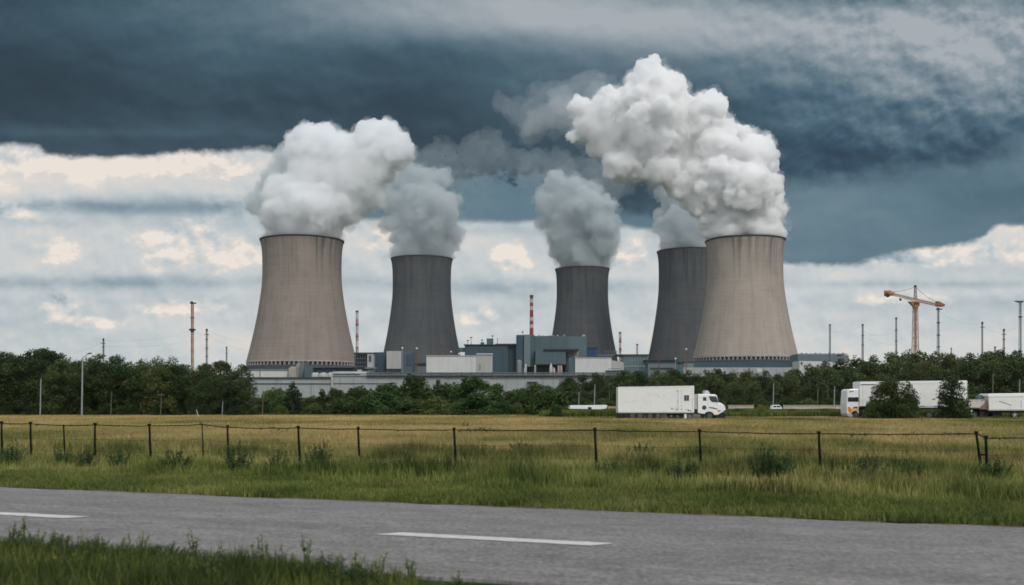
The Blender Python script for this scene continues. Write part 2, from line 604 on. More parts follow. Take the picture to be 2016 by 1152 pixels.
def plume(name, label, blobs, Y, m, seed, voxel=1.4, depth=0.8, kids=16, grand=9, rough=0.55, fat=1.0, yshift=0.0, zmin=None):
    rng = np.random.default_rng(seed)
    pts = []
    for b in blobs:
        px, py, r = b[:3]
        Yb = Y + yshift + rng.uniform(-1, 1) * r / F * Y * depth
        c = np.array([gx(px, Yb), Yb, gz(py, Yb)])
        R = r / F * Y * fat
        pts.append((c, R, 3))
        for _ in range(kids):
            d = rng.normal(size=3)
            d /= np.linalg.norm(d)
            r1 = R * rng.uniform(0.28, 0.5)
            c1 = c + d * (R * 1.02 - r1 * 0.35)
            pts.append((c1, r1, 2))
            for _ in range(grand):
                e = rng.normal(size=3) + d * 0.9
                e /= np.linalg.norm(e)
                r2 = r1 * rng.uniform(0.25, 0.5)
                pts.append((c1 + e * (r1 * 1.02 - r2 * 0.3), r2, 1))
    protos = {}
    for s in (1, 2, 3):
        bm = bmesh.new()
        bmesh.ops.create_icosphere(bm, subdivisions=s, radius=1.0)
        protos[s] = (np.array([v.co[:] for v in bm.verts]), np.array([[v.index for v in f.verts] for f in bm.faces]))
        bm.free()
    V, Fc, k = [], [], 0
    for c, r, s in pts:
        pv, pf = protos[s]
        V.append(pv * r + c)
        Fc.append(pf + k)
        k += len(pv)
    V, Fc = np.concatenate(V), np.concatenate(Fc)
    org = Vector((gx(blobs[0][0], Y), Y, gz(blobs[0][1], Y)))
    V = V - np.array(org)
    me = bpy.data.meshes.new(name)
    me.vertices.add(len(V)); me.vertices.foreach_set('co', V.ravel())
    me.loops.add(Fc.size); me.loops.foreach_set('vertex_index', Fc.ravel())
    me.polygons.add(len(Fc)); me.polygons.foreach_set('loop_start', np.arange(0, Fc.size, 3))
    me.update()
    o = bpy.data.objects.new(name, me)
    COL.objects.link(o)
    o.location = org
    rm = o.modifiers.new('remesh', 'REMESH')
    rm.mode = 'VOXEL'
    rm.voxel_size = voxel
    rm.use_smooth_shade = True
    for sc_, st in ((13.0, 6.5 * rough), (5.0, 3.4 * rough), (2.1, 1.7 * rough)):
        tx = bpy.data.textures.new('billow', 'CLOUDS')
        tx.noise_scale = sc_
        tx.noise_depth = 2
        dm = o.modifiers.new('billow', 'DISPLACE')
        dm.texture = tx
        dm.texture_coords = 'LOCAL'
        dm.strength = st
        dm.mid_level = 0.5
    dg = bpy.context.evaluated_depsgraph_get()
    ev = o.evaluated_get(dg)
    me2 = bpy.data.meshes.new_from_object(ev)
    o.modifiers.clear()
    o.data = me2
    bpy.data.meshes.remove(me)
    if zmin is not None:
        n_ = len(me2.vertices)
        a_ = np.empty(n_ * 3)
        me2.vertices.foreach_get('co', a_)
        a_ = a_.reshape(-1, 3)
        a_[:, 2] = np.maximum(a_[:, 2], zmin - org.z)
        me2.vertices.foreach_set('co', a_.ravel())
        me2.update()
    me2.materials.clear()
    me2.materials.append(m)
    for p in me2.polygons: p.use_smooth = True
    tag(o, label, 'steam plume', 'steam plumes above the cooling towers', 'thing')
    return o


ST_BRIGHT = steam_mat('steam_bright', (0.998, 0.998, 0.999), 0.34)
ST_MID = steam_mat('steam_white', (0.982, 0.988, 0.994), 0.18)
ST_GREY = steam_mat('steam_grey', (0.80, 0.838, 0.857), 0.085)  # cloud shade on the rear plumes put in as absorbing grey
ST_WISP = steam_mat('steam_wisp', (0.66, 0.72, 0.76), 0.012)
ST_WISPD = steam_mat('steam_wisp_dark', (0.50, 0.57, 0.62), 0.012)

P5 = [(1430, 452, 34), (1467, 446, 44), (1506, 450, 32), (1452, 415, 46), (1500, 412, 36), (1430, 392, 40), (1468, 375, 52), (1512, 398, 20), (1418, 360, 42),
      (1458, 335, 50), (1486, 305, 36), (1505, 300, 22), (1455, 285, 30), (1400, 330, 46), (1408, 295, 44), (1375, 275, 46), (1392, 225, 34), (1360, 232, 30),
      (1402, 212, 24), (1340, 300, 38), (1338, 250, 46), (1300, 225, 50), (1293, 190, 44), (1283, 162, 34), (1316, 172, 24), (1258, 165, 22), (1262, 245, 42),
      (1290, 285, 38), (1240, 215, 36), (1222, 255, 36), (1185, 240, 36), (1160, 250, 24), (1205, 205, 26), (1225, 305, 24), (1208, 335, 16), (1255, 320, 22),
      (1170, 290, 14), (1125, 268, 10), (1225, 325, 26), (1262, 325, 30), (1300, 335, 28), (1195, 285, 26), (1335, 345, 26), (1215, 350, 12), (1145, 215, 20), (1345, 320, 30), (1378, 400, 26), (1352, 368, 28), (1400, 432, 22), (1372, 345, 36), (1395, 372, 34)]
P1 = [(560, 455, 32), (600, 446, 44), (640, 455, 32), (552, 420, 34), (595, 405, 46), (640, 410, 40), (680, 420, 26), (560, 385, 34), (610, 365, 46), (665, 375, 40),
      (705, 370, 34), (735, 385, 22), (715, 400, 20), (690, 335, 42), (650, 325, 40), (735, 335, 34), (745, 300, 40), (775, 295, 32), (800, 300, 18), (755, 262, 26), (720, 275, 26),
      (770, 275, 26), (700, 300, 28), (680, 290, 26), (640, 290, 36), (610, 285, 32), (640, 262, 20), (585, 285, 24), (620, 268, 20), (605, 320, 36)]
P1B = [(545, 350, 26), (560, 330, 22), (535, 385, 26), (512, 400, 22), (500, 408, 14), (530, 425, 22), (570, 365, 34), (560, 305, 18), (590, 300, 26)]
P2 = [(800, 492, 26), (830, 486, 38), (862, 492, 28), (800, 462, 30), (842, 455, 42), (884, 462, 26), (900, 470, 12), (870, 425, 34), (820, 420, 38), (785, 440, 24), (762, 442, 16),
      (850, 395, 34), (885, 395, 20), (810, 385, 32), (780, 400, 24), (835, 360, 30), (868, 352, 20), (800, 350, 24), (775, 375, 20)]
P3 = [(1122, 512, 22), (1150, 508, 32), (1180, 512, 22), (1115, 485, 28), (1155, 478, 38), (1190, 480, 26), (1205, 465, 16), (1100, 455, 26), (1135, 445, 34), (1178, 440, 32),
      (1085, 430, 22), (1065, 440, 12), (1110, 415, 30), (1155, 405, 32), (1190, 410, 22), (1075, 400, 20), (1095, 382, 24), (1130, 375, 26), (1095, 355, 18), (1165, 380, 20), (1065, 385, 12)]
P4 = [(1330, 478, 28), (1360, 474, 34), (1385, 480, 26), (1318, 452, 26), (1350, 440, 36), (1380, 445, 30), (1300, 430, 16), (1330, 408, 30), (1365, 400, 32), (1318, 380, 24), (1345, 365, 28), (1310, 350, 18),
      (1380, 370, 24)]
W5 = [(1150, 235, 34), (1120, 220, 28), (1092, 225, 30), (1062, 232, 26), (1040, 250, 22), (1150, 270, 20), (1105, 200, 30), (1180, 190, 30), (1150, 175, 26), (1070, 195, 24),
      (1020, 215, 22), (990, 205, 16), (1045, 272, 12), (1180, 320, 16), (1200, 300, 24), (1225, 345, 14), (1290, 335, 24), (1240, 350, 12)]
W2 = [(840, 335, 30), (880, 340, 26), (905, 345, 22), (870, 310, 26), (820, 330, 22), (760, 400, 22), (745, 430, 16), (800, 340, 24), (915, 330, 16), (945, 322, 24), (980, 314, 24), (1015, 318, 22), (930, 300, 26), (965, 290, 24)]
W3 = [(1075, 345, 22), (1045, 335, 22), (1100, 335, 26), (1130, 345, 26), (1165, 350, 30), (1060, 320, 22), (1085, 365, 16), (1200, 360, 30)]
W4 = [(1300, 340, 22), (1330, 345, 26), (1290, 370, 14), (1360, 355, 26), (1302, 320, 18), (1285, 455, 12)]

def plume_part(name, parent, blobs, Y, m, seed, voxel=1.6, **k):
    o = plume(name, None, blobs, Y, m, seed, voxel, **k)
    for q in ('category', 'group', 'kind', 'label'):
        if q in o: del o[q]
    o.parent = parent
    o.matrix_parent_inverse = Matrix.Translation(-parent.location)
    return o


Z1, Z2, Z3, Z4, Z5 = (TOWERS[i][2] + 0.7 for i in (1, 2, 3, 4, 5))
ST_FR2 = steam_mat('steam_fringe_thick', (0.985, 0.988, 0.99), 0.045)
ST_FR = steam_mat('steam_fringe', (0.97, 0.98, 0.99), 0.016)
ST_FRG = steam_mat('steam_fringe_grey', (0.76, 0.81, 0.83), 0.016)  # rear plume fringe keeps the same cloud shade in its colour
p5 = plume('steam_plume', 'brightest white steam plume leaning left above the pale beige tower', P5, 947, ST_BRIGHT, 3, 1.05, fat=1.08, zmin=Z5, rough=0.85, grand=12)
plume_part('thin_fringe', p5, P5, 947, ST_FR, 33, 1.4, fat=1.15, rough=2.0, zmin=Z5)
plume_part('thin_fringe', p5, P5, 947, ST_FR2, 43, 1.3, fat=1.09, rough=1.5, zmin=Z5)
plume_part('drifting_wisp', p5, W5, 990, ST_WISP, 34, 1.6, rough=1.2, kids=20, fat=1.25)
plume_part('drifting_wisp', p5, W5[:8], 975, ST_FR, 35, 1.6, rough=1.2, kids=16, fat=0.8)
p1 = plume('steam_plume', 'white steam plume billowing above the brown tower farthest left', P1, 900, ST_MID, 5, 1.1, fat=1.02, zmin=Z1, rough=0.85, grand=12)
plume_part('thin_fringe', p1, P1, 900, ST_FR, 36, 1.4, fat=1.12, rough=2.0, zmin=Z1)
plume_part('thin_fringe', p1, P1, 900, ST_FR2, 46, 1.3, fat=1.05, rough=1.5, zmin=Z1)
plume_part('grey_back_fringe', p1, P1B, 945, ST_GREY, 6, 1.4, fat=1.1, rough=1.2)
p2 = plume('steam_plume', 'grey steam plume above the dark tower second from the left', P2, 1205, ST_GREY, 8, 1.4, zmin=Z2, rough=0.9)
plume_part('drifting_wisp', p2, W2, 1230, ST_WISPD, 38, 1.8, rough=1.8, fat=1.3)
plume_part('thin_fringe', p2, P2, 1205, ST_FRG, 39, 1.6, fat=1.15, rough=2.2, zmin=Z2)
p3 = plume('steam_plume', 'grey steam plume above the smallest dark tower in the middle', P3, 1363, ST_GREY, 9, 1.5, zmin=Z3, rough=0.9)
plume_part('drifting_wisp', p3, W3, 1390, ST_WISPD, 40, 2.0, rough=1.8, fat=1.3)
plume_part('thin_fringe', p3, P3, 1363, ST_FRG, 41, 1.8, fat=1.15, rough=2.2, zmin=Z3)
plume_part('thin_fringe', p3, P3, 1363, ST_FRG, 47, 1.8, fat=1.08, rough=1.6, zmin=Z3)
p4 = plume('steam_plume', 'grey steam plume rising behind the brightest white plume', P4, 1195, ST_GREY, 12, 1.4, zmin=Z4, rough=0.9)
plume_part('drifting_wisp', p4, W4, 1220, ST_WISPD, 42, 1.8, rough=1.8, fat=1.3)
# ------------------------------------------------------------------ ground, road, grass
def vnoise(x, y, seed=0):
    """smooth value noise, arrays in, 0..1 out"""
    r = np.random.default_rng(seed).random((256, 256))
    xi, yi = np.floor(x).astype(int), np.floor(y).astype(int)
    fx, fy = x - xi, y - yi
    fx, fy = fx * fx * (3 - 2 * fx), fy * fy * (3 - 2 * fy)
    a, b = r[xi & 255, yi & 255], r[(xi + 1) & 255, yi & 255]
    c, d = r[xi & 255, (yi + 1) & 255], r[(xi + 1) & 255, (yi + 1) & 255]
    return (a * (1 - fx) + b * fx) * (1 - fy) + (c * (1 - fx) + d * fx) * fy


def fbm(x, y, seed=0, oct=4):
    s, a, t = 0, 1.0, 0
    for i in range(oct):
        s = s + vnoise(x * 2 ** i + 17.3 * i, y * 2 ** i + 5.1 * i, seed + i) * a
        t += a
        a *= 0.55
    return s / t


GP = [(-200, 0), (260, 0), (400, 2.0), (470, 3.0), (486, 3.0), (500, 12), (900, 22.5), (1400, 24), (14000, 24)]


def ground_z(Y):
    return float(np.interp(Y, [p[0] for p in GP], [p[1] for p in GP]))


SL = -0.37                      # the road runs from far left to near right
CEN0, FAR0, NEAR0 = 17.25, 22.9, 13.65
DIR = Vector((1, SL, 0)).normalized()
NRM = Vector((-SL, 1, 0)).normalized()
COSR = NRM.y

ys = sorted(set([-200, -60, -20, 0] + list(np.arange(5, 150, 5.0)) + [170, 200, 230, 260, 300, 350, 400, 440, 470, 486, 493, 500, 550, 620, 700, 800, 900, 1100, 1400, 2500, 5000, 9000, 14000]))
xs = sorted(set([-9000, -4000, -2000, -1200, -800, -500, -350] + list(np.arange(-250, 251, 10.0)) + [350, 500, 800, 1200, 2000, 4000, 9000]))
vs, fs = [], []
for j, Y in enumerate(ys):
    for i, Xx in enumerate(xs):
        vs.append((Xx, Y, ground_z(Y)))
nx = len(xs)
for j in range(len(ys) - 1):
    for i in range(nx - 1):
        fs.append((j * nx + i, j * nx + i + 1, (j + 1) * nx + i + 1, (j + 1) * nx + i))

m = bpy.data.materials.new('field_soil')
m.use_nodes = True
t = m.node_tree
n = NT(t)
bs = t.nodes['Principled BSDF']
tc = n.node('ShaderNodeTexCoord')
x, y, z = n.sep(tc.outputs['Object'])
a = n.noise(n.comb(x, y * 0.6, 0), 0.08, 6.0, 0.6)
b = n.noise(n.comb(x, y, 0), 1.3, 5.0, 0.65)
gold = n.ramp(b, [(0.3, (0.20, 0.16, 0.06)), (0.7, (0.36, 0.28, 0.11))])
green = n.ramp(b, [(0.3, (0.020, 0.034, 0.010)), (0.7, (0.050, 0.070, 0.022))])
dry = n.step(y + x * 0.17 + a * 18.0, 44.0, 56.0) * n.step(y, 140.0, 160.0, 1.0, 0.0)
col = n.mix(dry, green, gold)
n.put(bs.inputs['Base Color'], col)
bs.inputs['Roughness'].default_value = 0.95
bs.inputs['Specular IOR Level'].default_value = 0.05
M_SOIL = m
g = MB()
g.add(vs, fs)
go = g.build('ground', m)
tag(go, 'flat golden field with green edges reaching the power station', kind='structure')

# road: one sheet with slightly ragged edges, 5 cm proud of the soil
m = bpy.data.materials.new('asphalt')
m.use_nodes = True
t = m.node_tree
n = NT(t)
bs = t.nodes['Principled BSDF']
tc = n.node('ShaderNodeTexCoord')
x, y, z = n.sep(tc.outputs['Object'])
u = x * DIR.x + y * DIR.y
w = x * NRM.x + y * NRM.y
big = n.noise(n.comb(u * 0.25, w, 0), 0.55, 5.0, 0.6)
mid = n.noise(n.comb(u * 0.45, w, 3.0), 2.4, 5.0, 0.7)
grit = n.noise(n.comb(x, y * 0.7, 0), 11.0, 4.0, 0.8)
grit2 = n.voro(n.comb(x, y, 0), 38.0)
streaky = n.noise(n.comb(u * 0.35, w * 1.4, 5.0), 5.0, 4.0, 0.7)
k = big * 0.30 + mid * 0.36 + grit * 1.05 + streaky * 0.42 - 0.56
col = n.ramp(k, [(0.30, (0.110, 0.103, 0.099)), (0.5, (0.208, 0.195, 0.188)), (0.72, (0.350, 0.330, 0.317))])
# cracks, tyre polished tracks and old stains of the surface itself
trk = n.math('ABSOLUTE', n.math('PINGPONG', w - 14.0, 1.75) - 0.8)
col = n.mix(n.step(trk, 0.0, 0.6, 0.16, 0.0), col, (0.10, 0.095, 0.095, 1))
cr = n.voro(n.comb(u * 0.5 + mid * 0.6, w * 0.9 + big * 0.5, 0), 0.75, 'DISTANCE_TO_EDGE')
col = n.mix(n.step(cr, 0.0, 0.010, 0.5, 0.0) * n.step(big, 0.5, 0.6), col, (0.05, 0.048, 0.046, 1))
spots = n.step(n.noise(n.comb(u * 0.6, w, 9.0), 3.2, 3.0, 0.6), 0.62, 0.70, 0.0, 0.35)
col = n.mix(spots, col, (0.085, 0.08, 0.08, 1))
n.put(bs.inputs['Base Color'], col)
bs.inputs['Roughness'].default_value = 0.82
bs.inputs['Specular IOR Level'].default_value = 0.35
bp = n.node('ShaderNodeBump')
bp.inputs['Strength'].default_value = 0.9
bp.inputs['Distance'].default_value = 0.012
n.put(bp.inputs['Height'], grit + grit2 * 0.8)
t.links.new(bp.outputs[0], bs.inputs['Normal'])
r = MB()
U = np.concatenate([np.arange(-160, -40, 6.0), np.arange(-40, 40, 0.22), np.arange(40, 161, 6.0)])
near = (NEAR0 * COSR) + (fbm(U * 0.7, U * 0, 3) - 0.5) * 0.35
far = (FAR0 * COSR) + (fbm(U * 0.9, U * 0 + 4, 5) - 0.5) * 0.40
vs, fs = [], []
W0 = [0, .15, .35, .65, .85, 1]
for i, uu in enumerate(U):
    for k_ in W0:
        ww = near[i] * (1 - k_) + far[i] * k_
        p = DIR * float(uu) + NRM * float(ww)
        vs.append((p.x, p.y, 0.05 + 0.05 * (1 - (2 * k_ - 1) ** 2)))
    # skirts down into the soil
    for ww in (near[i], far[i]):
        p = DIR * float(uu) + NRM * float(ww)
        vs.append((p.x, p.y, -0.02))
q = len(W0) + 2
for i in range(len(U) - 1):
    for k_ in range(len(W0) - 1):
        fs.append((i * q + k_, (i + 1) * q + k_, (i + 1) * q + k_ + 1, i * q + k_ + 1))
    fs.append((i * q + 6, (i + 1) * q + 6, (i + 1) * q, i * q))
    fs.append((i * q + 5, (i + 1) * q + 5, (i + 1) * q + 7, i * q + 7))
r.add(vs, fs)
road = r.build('road', m)
tag(road, 'grey asphalt road crossing in front of the verge', kind='structure')

# bare earth margin along the far edge of the road, where the verge is worn
mm = mat('worn_soil', (0.13, 0.088, 0.065), 0.95, 0.45, 2.5, bump=0.03)
e = MB()
U2 = np.arange(-60, 60, 0.2)
f2 = (FAR0 * COSR)
inn = f2 - 0.02 + (fbm(U2 * 2.3, U2 * 0 + 9, 15) - 0.5) * 0.45
out_ = f2 + 0.30 + (fbm(U2 * 0.6, U2 * 0 + 2, 25) - 0.5) * 0.9
vs, fs = [], []
for i, uu in enumerate(U2):
    for ww, zz in ((inn[i], 0.056), ((inn[i] + out_[i]) / 2, 0.050), (max(out_[i], inn[i] + 0.12), 0.012)):
        p = DIR * float(uu) + NRM * float(ww)
        vs.append((p.x, p.y, zz + 0.004 * math.sin(uu * 3.1)))
for i in range(len(U2) - 1):
    for k_ in range(2):
        fs.append((i * 3 + k_, (i + 1) * 3 + k_, (i + 1) * 3 + k_ + 1, i * 3 + k_ + 1))
e.add(vs, fs)
eo = e.build('soil_margin', mm, smooth=True)
tag(eo, 'strip of bare brown earth between road and verge', kind='structure')

# lane dashes, painted on the crown
M_PAINT = mat('road_paint', (0.62, 0.61, 0.59), 0.7, 0.12, 5.0, stain=((0.26, 0.25, 0.245), 0.5))


def road_h(ww):
    k_ = (ww - NEAR0 * COSR) / ((FAR0 - NEAR0) * COSR)
    return 0.05 + 0.05 * (1 - (2 * k_ - 1) ** 2)


for xa, xb in ((-12.95, -8.78), (-2.2, 1.50)):
    ua, ub = (xa * DIR.x + (CEN0 + SL * xa) * DIR.y), (xb * DIR.x + (CEN0 + SL * xb) * DIR.y)
    wc = CEN0 * COSR
    d = MB()
    N = 24
    vs = []
    for i in range(N + 1):
        tt = i / N
        uu = ua + (ub - ua) * tt
        hw = 0.19
        sk = 0.16 + random.uniform(-0.02, 0.02)
        for sgn in (-1, 1):
            ww = wc + sgn * (hw + random.uniform(-0.012, 0.012))
            p = DIR * (uu + sgn * sk * (1 if tt in (0, 1) else 0)) + NRM * ww
            vs.append((p.x, p.y, road_h(ww) + 0.010))
    fs = [(2 * i, 2 * i + 2, 2 * i + 3, 2 * i + 1) for i in range(N)]
    d.add(vs, fs)
    o = d.build('lane_marking', M_PAINT)
    o.parent = road


# ---------------- grass
def grass_mat(name, greens, golds, trans=0.25):
    m = bpy.data.materials.new(name)
    m.use_nodes = True
    t = m.node_tree
    t.nodes.clear()
    n = NT(t)
    at_ = n.node('ShaderNodeAttribute', attribute_name='tint')
    at2 = n.node('ShaderNodeAttribute', attribute_name='dry')
    g1 = n.ramp(at_.outputs['Fac'], [(0.0, greens[0]), (0.5, greens[1]), (1.0, greens[2])])
    g2 = n.ramp(at_.outputs['Fac'], [(0.0, golds[0]), (0.5, golds[1]), (1.0, golds[2])])
    col = n.mix(S(n, at2.outputs['Fac']), g1, g2)
    bs = n.node('ShaderNodeBsdfPrincipled')
    bs.inputs['Roughness'].default_value = 0.6
    bs.inputs['Specular IOR Level'].default_value = 0.2
    n.put(bs.inputs['Base Color'], col)
    tr = n.node('ShaderNodeBsdfTranslucent')
    n.put(tr.inputs[0], col)
    mx = n.node('ShaderNodeMixShader')
    mx.inputs[0].default_value = trans
    t.links.new(bs.outputs[0], mx.inputs[1])
    t.links.new(tr.outputs[0], mx.inputs[2])
    out = n.node('ShaderNodeOutputMaterial')
    t.links.new(mx.outputs[0], out.inputs[0])
    return m


GOLD = ((0.21, 0.165, 0.060), (0.43, 0.325, 0.135), (0.70, 0.53, 0.27))
GREEN = ((0.024, 0.046, 0.012), (0.120, 0.162, 0.034), (0.30, 0.32, 0.085))
M_GRASS = grass_mat('grass_blades', GREEN, GOLD)


def blades(name, x, y, h, w, tint, dry, material, lean=0.35, z0=0.0, parent=None):
    """one mesh holding a tapered bent blade at every x, y"""
    N = len(x)
    rng = np.random.default_rng(len(x))
    a = rng.random(N) * math.pi
    la = rng.random(N) * 2 * math.pi
    ll = h * lean * rng.random(N)
    lx, ly = np.cos(la) * ll, np.sin(la) * ll
    dx_, dy_ = np.cos(a) * w / 2, np.sin(a) * w / 2
    z0 = np.zeros(N) + z0
    V = np.empty((N, 5, 3))
    V[:, 0] = np.stack([x - dx_, y - dy_, z0 - 0.02], 1)
    V[:, 1] = np.stack([x + dx_, y + dy_, z0 - 0.02], 1)
    V[:, 2] = np.stack([x + dx_ * .8 + lx * .35, y + dy_ * .8 + ly * .35, z0 + h * .6], 1)
    V[:, 3] = np.stack([x - dx_ * .8 + lx * .35, y - dy_ * .8 + ly * .35, z0 + h * .6], 1)
    V[:, 4] = np.stack([x + lx, y + ly, z0 + h], 1)
    base = np.arange(N)[:, None] * 5
    L = np.concatenate([base + np.array([0, 1, 2, 3]), base + np.array([3, 2, 4])], 1)
    me = bpy.data.meshes.new(name)
    me.vertices.add(N * 5); me.vertices.foreach_set('co', V.ravel())
    me.loops.add(N * 7); me.loops.foreach_set('vertex_index', L.ravel().astype(np.int32))
    st = (np.arange(N)[:, None] * 7 + np.array([0, 4])).ravel()
    me.polygons.add(N * 2); me.polygons.foreach_set('loop_start', st.astype(np.int32))
    for nm, val in (('tint', tint), ('dry', dry)):
        at_ = me.attributes.new(nm, 'FLOAT', 'POINT')
        at_.data.foreach_set('value', np.repeat(np.clip(val, 0, 1), 5).astype(np.float32))
    me.update()
    me.materials.append(material)
    o = bpy.data.objects.new(name, me)
    COL.objects.link(o)
    return o


def scatter(y0, y1, dens, pad=1.1, off=9.0):
    """random points inside the field of view (with a margin) between two distances"""
    A = (y1 ** 2 - y0 ** 2) * 0.504 * pad + 2 * off * (y1 - y0)
    N = int(A * dens)
    rng = np.random.default_rng(int(y0 * 10 + y1))
    yy = np.sqrt(rng.random(N) * (y1 ** 2 - y0 ** 2) + y0 ** 2)
    xx = (rng.random(N) * 2 - 1) * (yy * 0.504 * pad + off)
    return xx, yy, rng


def perp(x, y):
    return x * NRM.x + y * NRM.y


def dry_of(x, y, rng):
    f = fbm(x * 0.10, y * 0.05, 40)
    f2 = fbm(x * 0.5, y * 0.3, 44, 3)
    s = y + 0.17 * x
    base = np.interp(s, [34, 39, 45, 60, 100, 143], [0.02, 0.20, 0.46, 0.82, 0.84, 0.84])
    # the far right of the field stays greener
    base = base - np.clip((x - 10) / 60, 0, 0.5) * np.clip((y - 50) / 60, 0, 1) * 0.9
    d = base + (f - 0.5) * 1.7 * 1.0 + (f2 - 0.5) * 0.9
    return np.clip(d + rng.normal(size=len(x)) * 0.12, 0, 1)


edge = FAR0 * COSR
# short verge
x, y, rng = scatter(18.5, 33, 420)
p = perp(x, y)
k = (p > edge - 0.22 + 0.75 * fbm(x * 0.9, y * 0.9, 60)) & (p < edge + 4.6)
x, y, p = x[k], y[k], p[k]
g2 = fbm(x * 0.9, y * 0.9, 61)
h = (0.07 + 0.17 * g2 + 0.05 * rng.random(len(x))) * np.interp(p - edge, [0, 0.5, 4, 4.6], [0.45, 1, 1.25, 1.6])
o = blades('verge_grass', x, y, h, 0.022 + 0 * x, 0.18 + 0.75 * fbm(x * 0.5, y * 0.5, 62) + rng.normal(size=len(x)) * 0.16 - 0.1, np.clip(0.10 + (fbm(x * 0.6, y * 0.6, 63) - 0.5) * 0.9 + rng.normal(size=len(x)) * 0.1, 0, 1) * 0.6, M_GRASS, 0.8)
tag(o, 'short green grass along the far road edge', 'grass', kind='stuff')
# tall dark growth under the fence
x, y, rng = scatter(22, 43, 175)
p = perp(x, y)
k = (p > edge + 3.6 + 0.8 * fbm(x * 0.5, y * 0.5, 70)) & (y + 0.17 * x < 43)
x, y, p = x[k], y[k], p[k]
cl = fbm(x * 0.45, y * 0.45, 71)
s = y + 0.17 * x
h = 0.18 + 1.05 * np.clip(cl - 0.26, 0, 1) + 0.25 * rng.random(len(x)) ** 3
h *= np.interp(p - edge, [3.6, 5.2], [0.5, 1.0])
dr = np.clip(np.interp(s, [30, 35, 43], [0.06, 0.22, 0.50]) + (fbm(x * 0.3, y * 0.4, 73) - 0.5) * 1.1 + rng.normal(size=len(x)) * 0.14, 0, 1)
ti = 0.55 + (0.5 - cl) * 2.1 + rng.normal(size=len(x)) * 0.17
o = blades('tall_grass', x, y, h, 0.024 + 0 * x, ti, dr, M_GRASS, 0.45)
tag(o, 'tall dark green grass and weeds along the fence', 'grass', kind='stuff')
# the hay field in two depths
x, y, rng = scatter(40, 74, 80)
k = (y + 0.17 * x > 42)
x, y = x[k], y[k]
xa, ya, rng2 = scatter(74, 146, 24)
x, y = np.concatenate([x, xa]), np.concatenate([y, ya])
h = (0.35 + 0.3 * fbm(x * 0.25, y * 0.25, 81) + 0.15 * rng.random(len(x))) * np.interp(y, [42, 70, 100, 146], [1, 0.9, 0.5, 0.42])
o = blades('field_grass', x, y, h, np.interp(y, [42, 74, 146], [0.04, 0.065, 0.12]), 0.10 + 0.75 * fbm(x * 0.18, y * 0.07, 82) + rng.normal(size=len(x)) * 0.2, dry_of(x, y, rng), M_GRASS, 0.5)
tag(o, 'ripe golden hay grass of the wide field', 'grass', kind='stuff')
# green bank beyond the field on the right and by the gap in the shrubs
x, y, rng = scatter(127, 152, 60)
k = (x > gx(1090, y) + 10 * (fbm(x * 0.1, y * 0.2, 93) - 0.5)) & (y > 128 + 5 * fbm(x * 0.15, y * 0, 94))
x, y = x[k], y[k]
h = 0.55 + 0.75 * fbm(x * 0.2, y * 0.2, 91)
o = blades('bank_grass', x, y, h, 0.13 + 0 * x, 0.02 + 0.75 * fbm(x * 0.35, y * 0.35, 92) + rng.normal(size=len(x)) * 0.14, 0.04 + 0 * x, M_GRASS, 0.4)
tag(o, 'rough green bank between the field and the wood on the right', 'grass', kind='stuff')
# near verge in the lower left corner
N = 52000
rng = np.random.default_rng(5)
uu = rng.random(N) * 17 - 14.5
ww = NEAR0 * COSR - (rng.random(N) ** 1.3) * 4.6
x, y = DIR.x * uu + NRM.x * ww, DIR.y * uu + NRM.y * ww
dist = NEAR0 * COSR - ww
k = (dist > -0.25 + 1.5 * (fbm(uu * 0.9, uu * 0 + 3, 31) - 0.22) + 0.25 * rng.random(len(uu)) + np.interp(uu, [-8.8, -6.2, -5.2], [0, 0.15, 1.2])) & (y > 8)
x, y, dist = x[k], y[k], dist[k]
cl = fbm(x * 1.1, y * 1.1, 33)
h = (0.06 + 0.50 * np.clip(cl - 0.2, 0, 1) + 0.22 * rng.random(len(x)) ** 3) * np.interp(dist, [0, 0.6], [0.6, 1])
ti = 0.22 + (0.5 - cl) * 0.9 + rng.normal(size=len(x)) * 0.2
o = blades('roadside_grass', x, y, h, 0.010 + 0.006 * rng.random(len(x)), ti, np.clip(0.08 + rng.normal(size=len(x)) * 0.1, 0, 1) * 0.6, M_GRASS, 0.6)
tag(o, 'dark lush grass on the near side of the road', 'grass', kind='stuff')
# ------------------------------------------------------------------ power station buildings
def clad(name, c, seam=3.0, var=0.10, dirt=(0.10, 0.10, 0.10), amt=0.25, horiz=False):
    if name in MATS: return MATS[name]
    m = bpy.data.materials.new(name)
    m.use_nodes = True
    t = m.node_tree
    n = NT(t)
    bs = t.nodes['Principled BSDF']
    tc = n.node('ShaderNodeTexCoord')
    x, y, z = n.sep(tc.outputs['Object'])
    h = z if horiz else x + y
    s = n.math('PINGPONG', h, seam * 0.5) / (seam * 0.5)
    s = n.step(s, 0.0, 0.08, 1.0, 0.0)
    ribs = n.math('PINGPONG', x + y, 0.25) / 0.25
    a = n.noise(n.comb(x, y, z * 0.35), 0.10, 5.0, 0.6)
    b = n.noise(n.comb(x, y, z * 0.12), 0.6, 5.0, 0.7)
    lo, hi = tuple(q * (1 - var) for q in c), tuple(min(1, q * (1 + var)) for q in c)
    col = n.ramp(a, [(0.3, lo), (0.7, hi)])
    col = n.mix(n.math('MINIMUM', s * 0.30 + n.step(b, 0.5, 0.68, 0.0, amt), 0.8), col, (*dirt, 1))
    n.put(bs.inputs['Base Color'], col)
    bs.inputs['Roughness'].default_value = 0.6
    bs.inputs['Specular IOR Level'].default_value = 0.25
    bp = n.node('ShaderNodeBump')
    bp.inputs['Strength'].default_value = 0.4
    bp.inputs['Distance'].default_value = 0.12
    n.put(bp.inputs['Height'], ribs)
    t.links.new(bp.outputs[0], bs.inputs['Normal'])
    MATS[name] = m
    return m


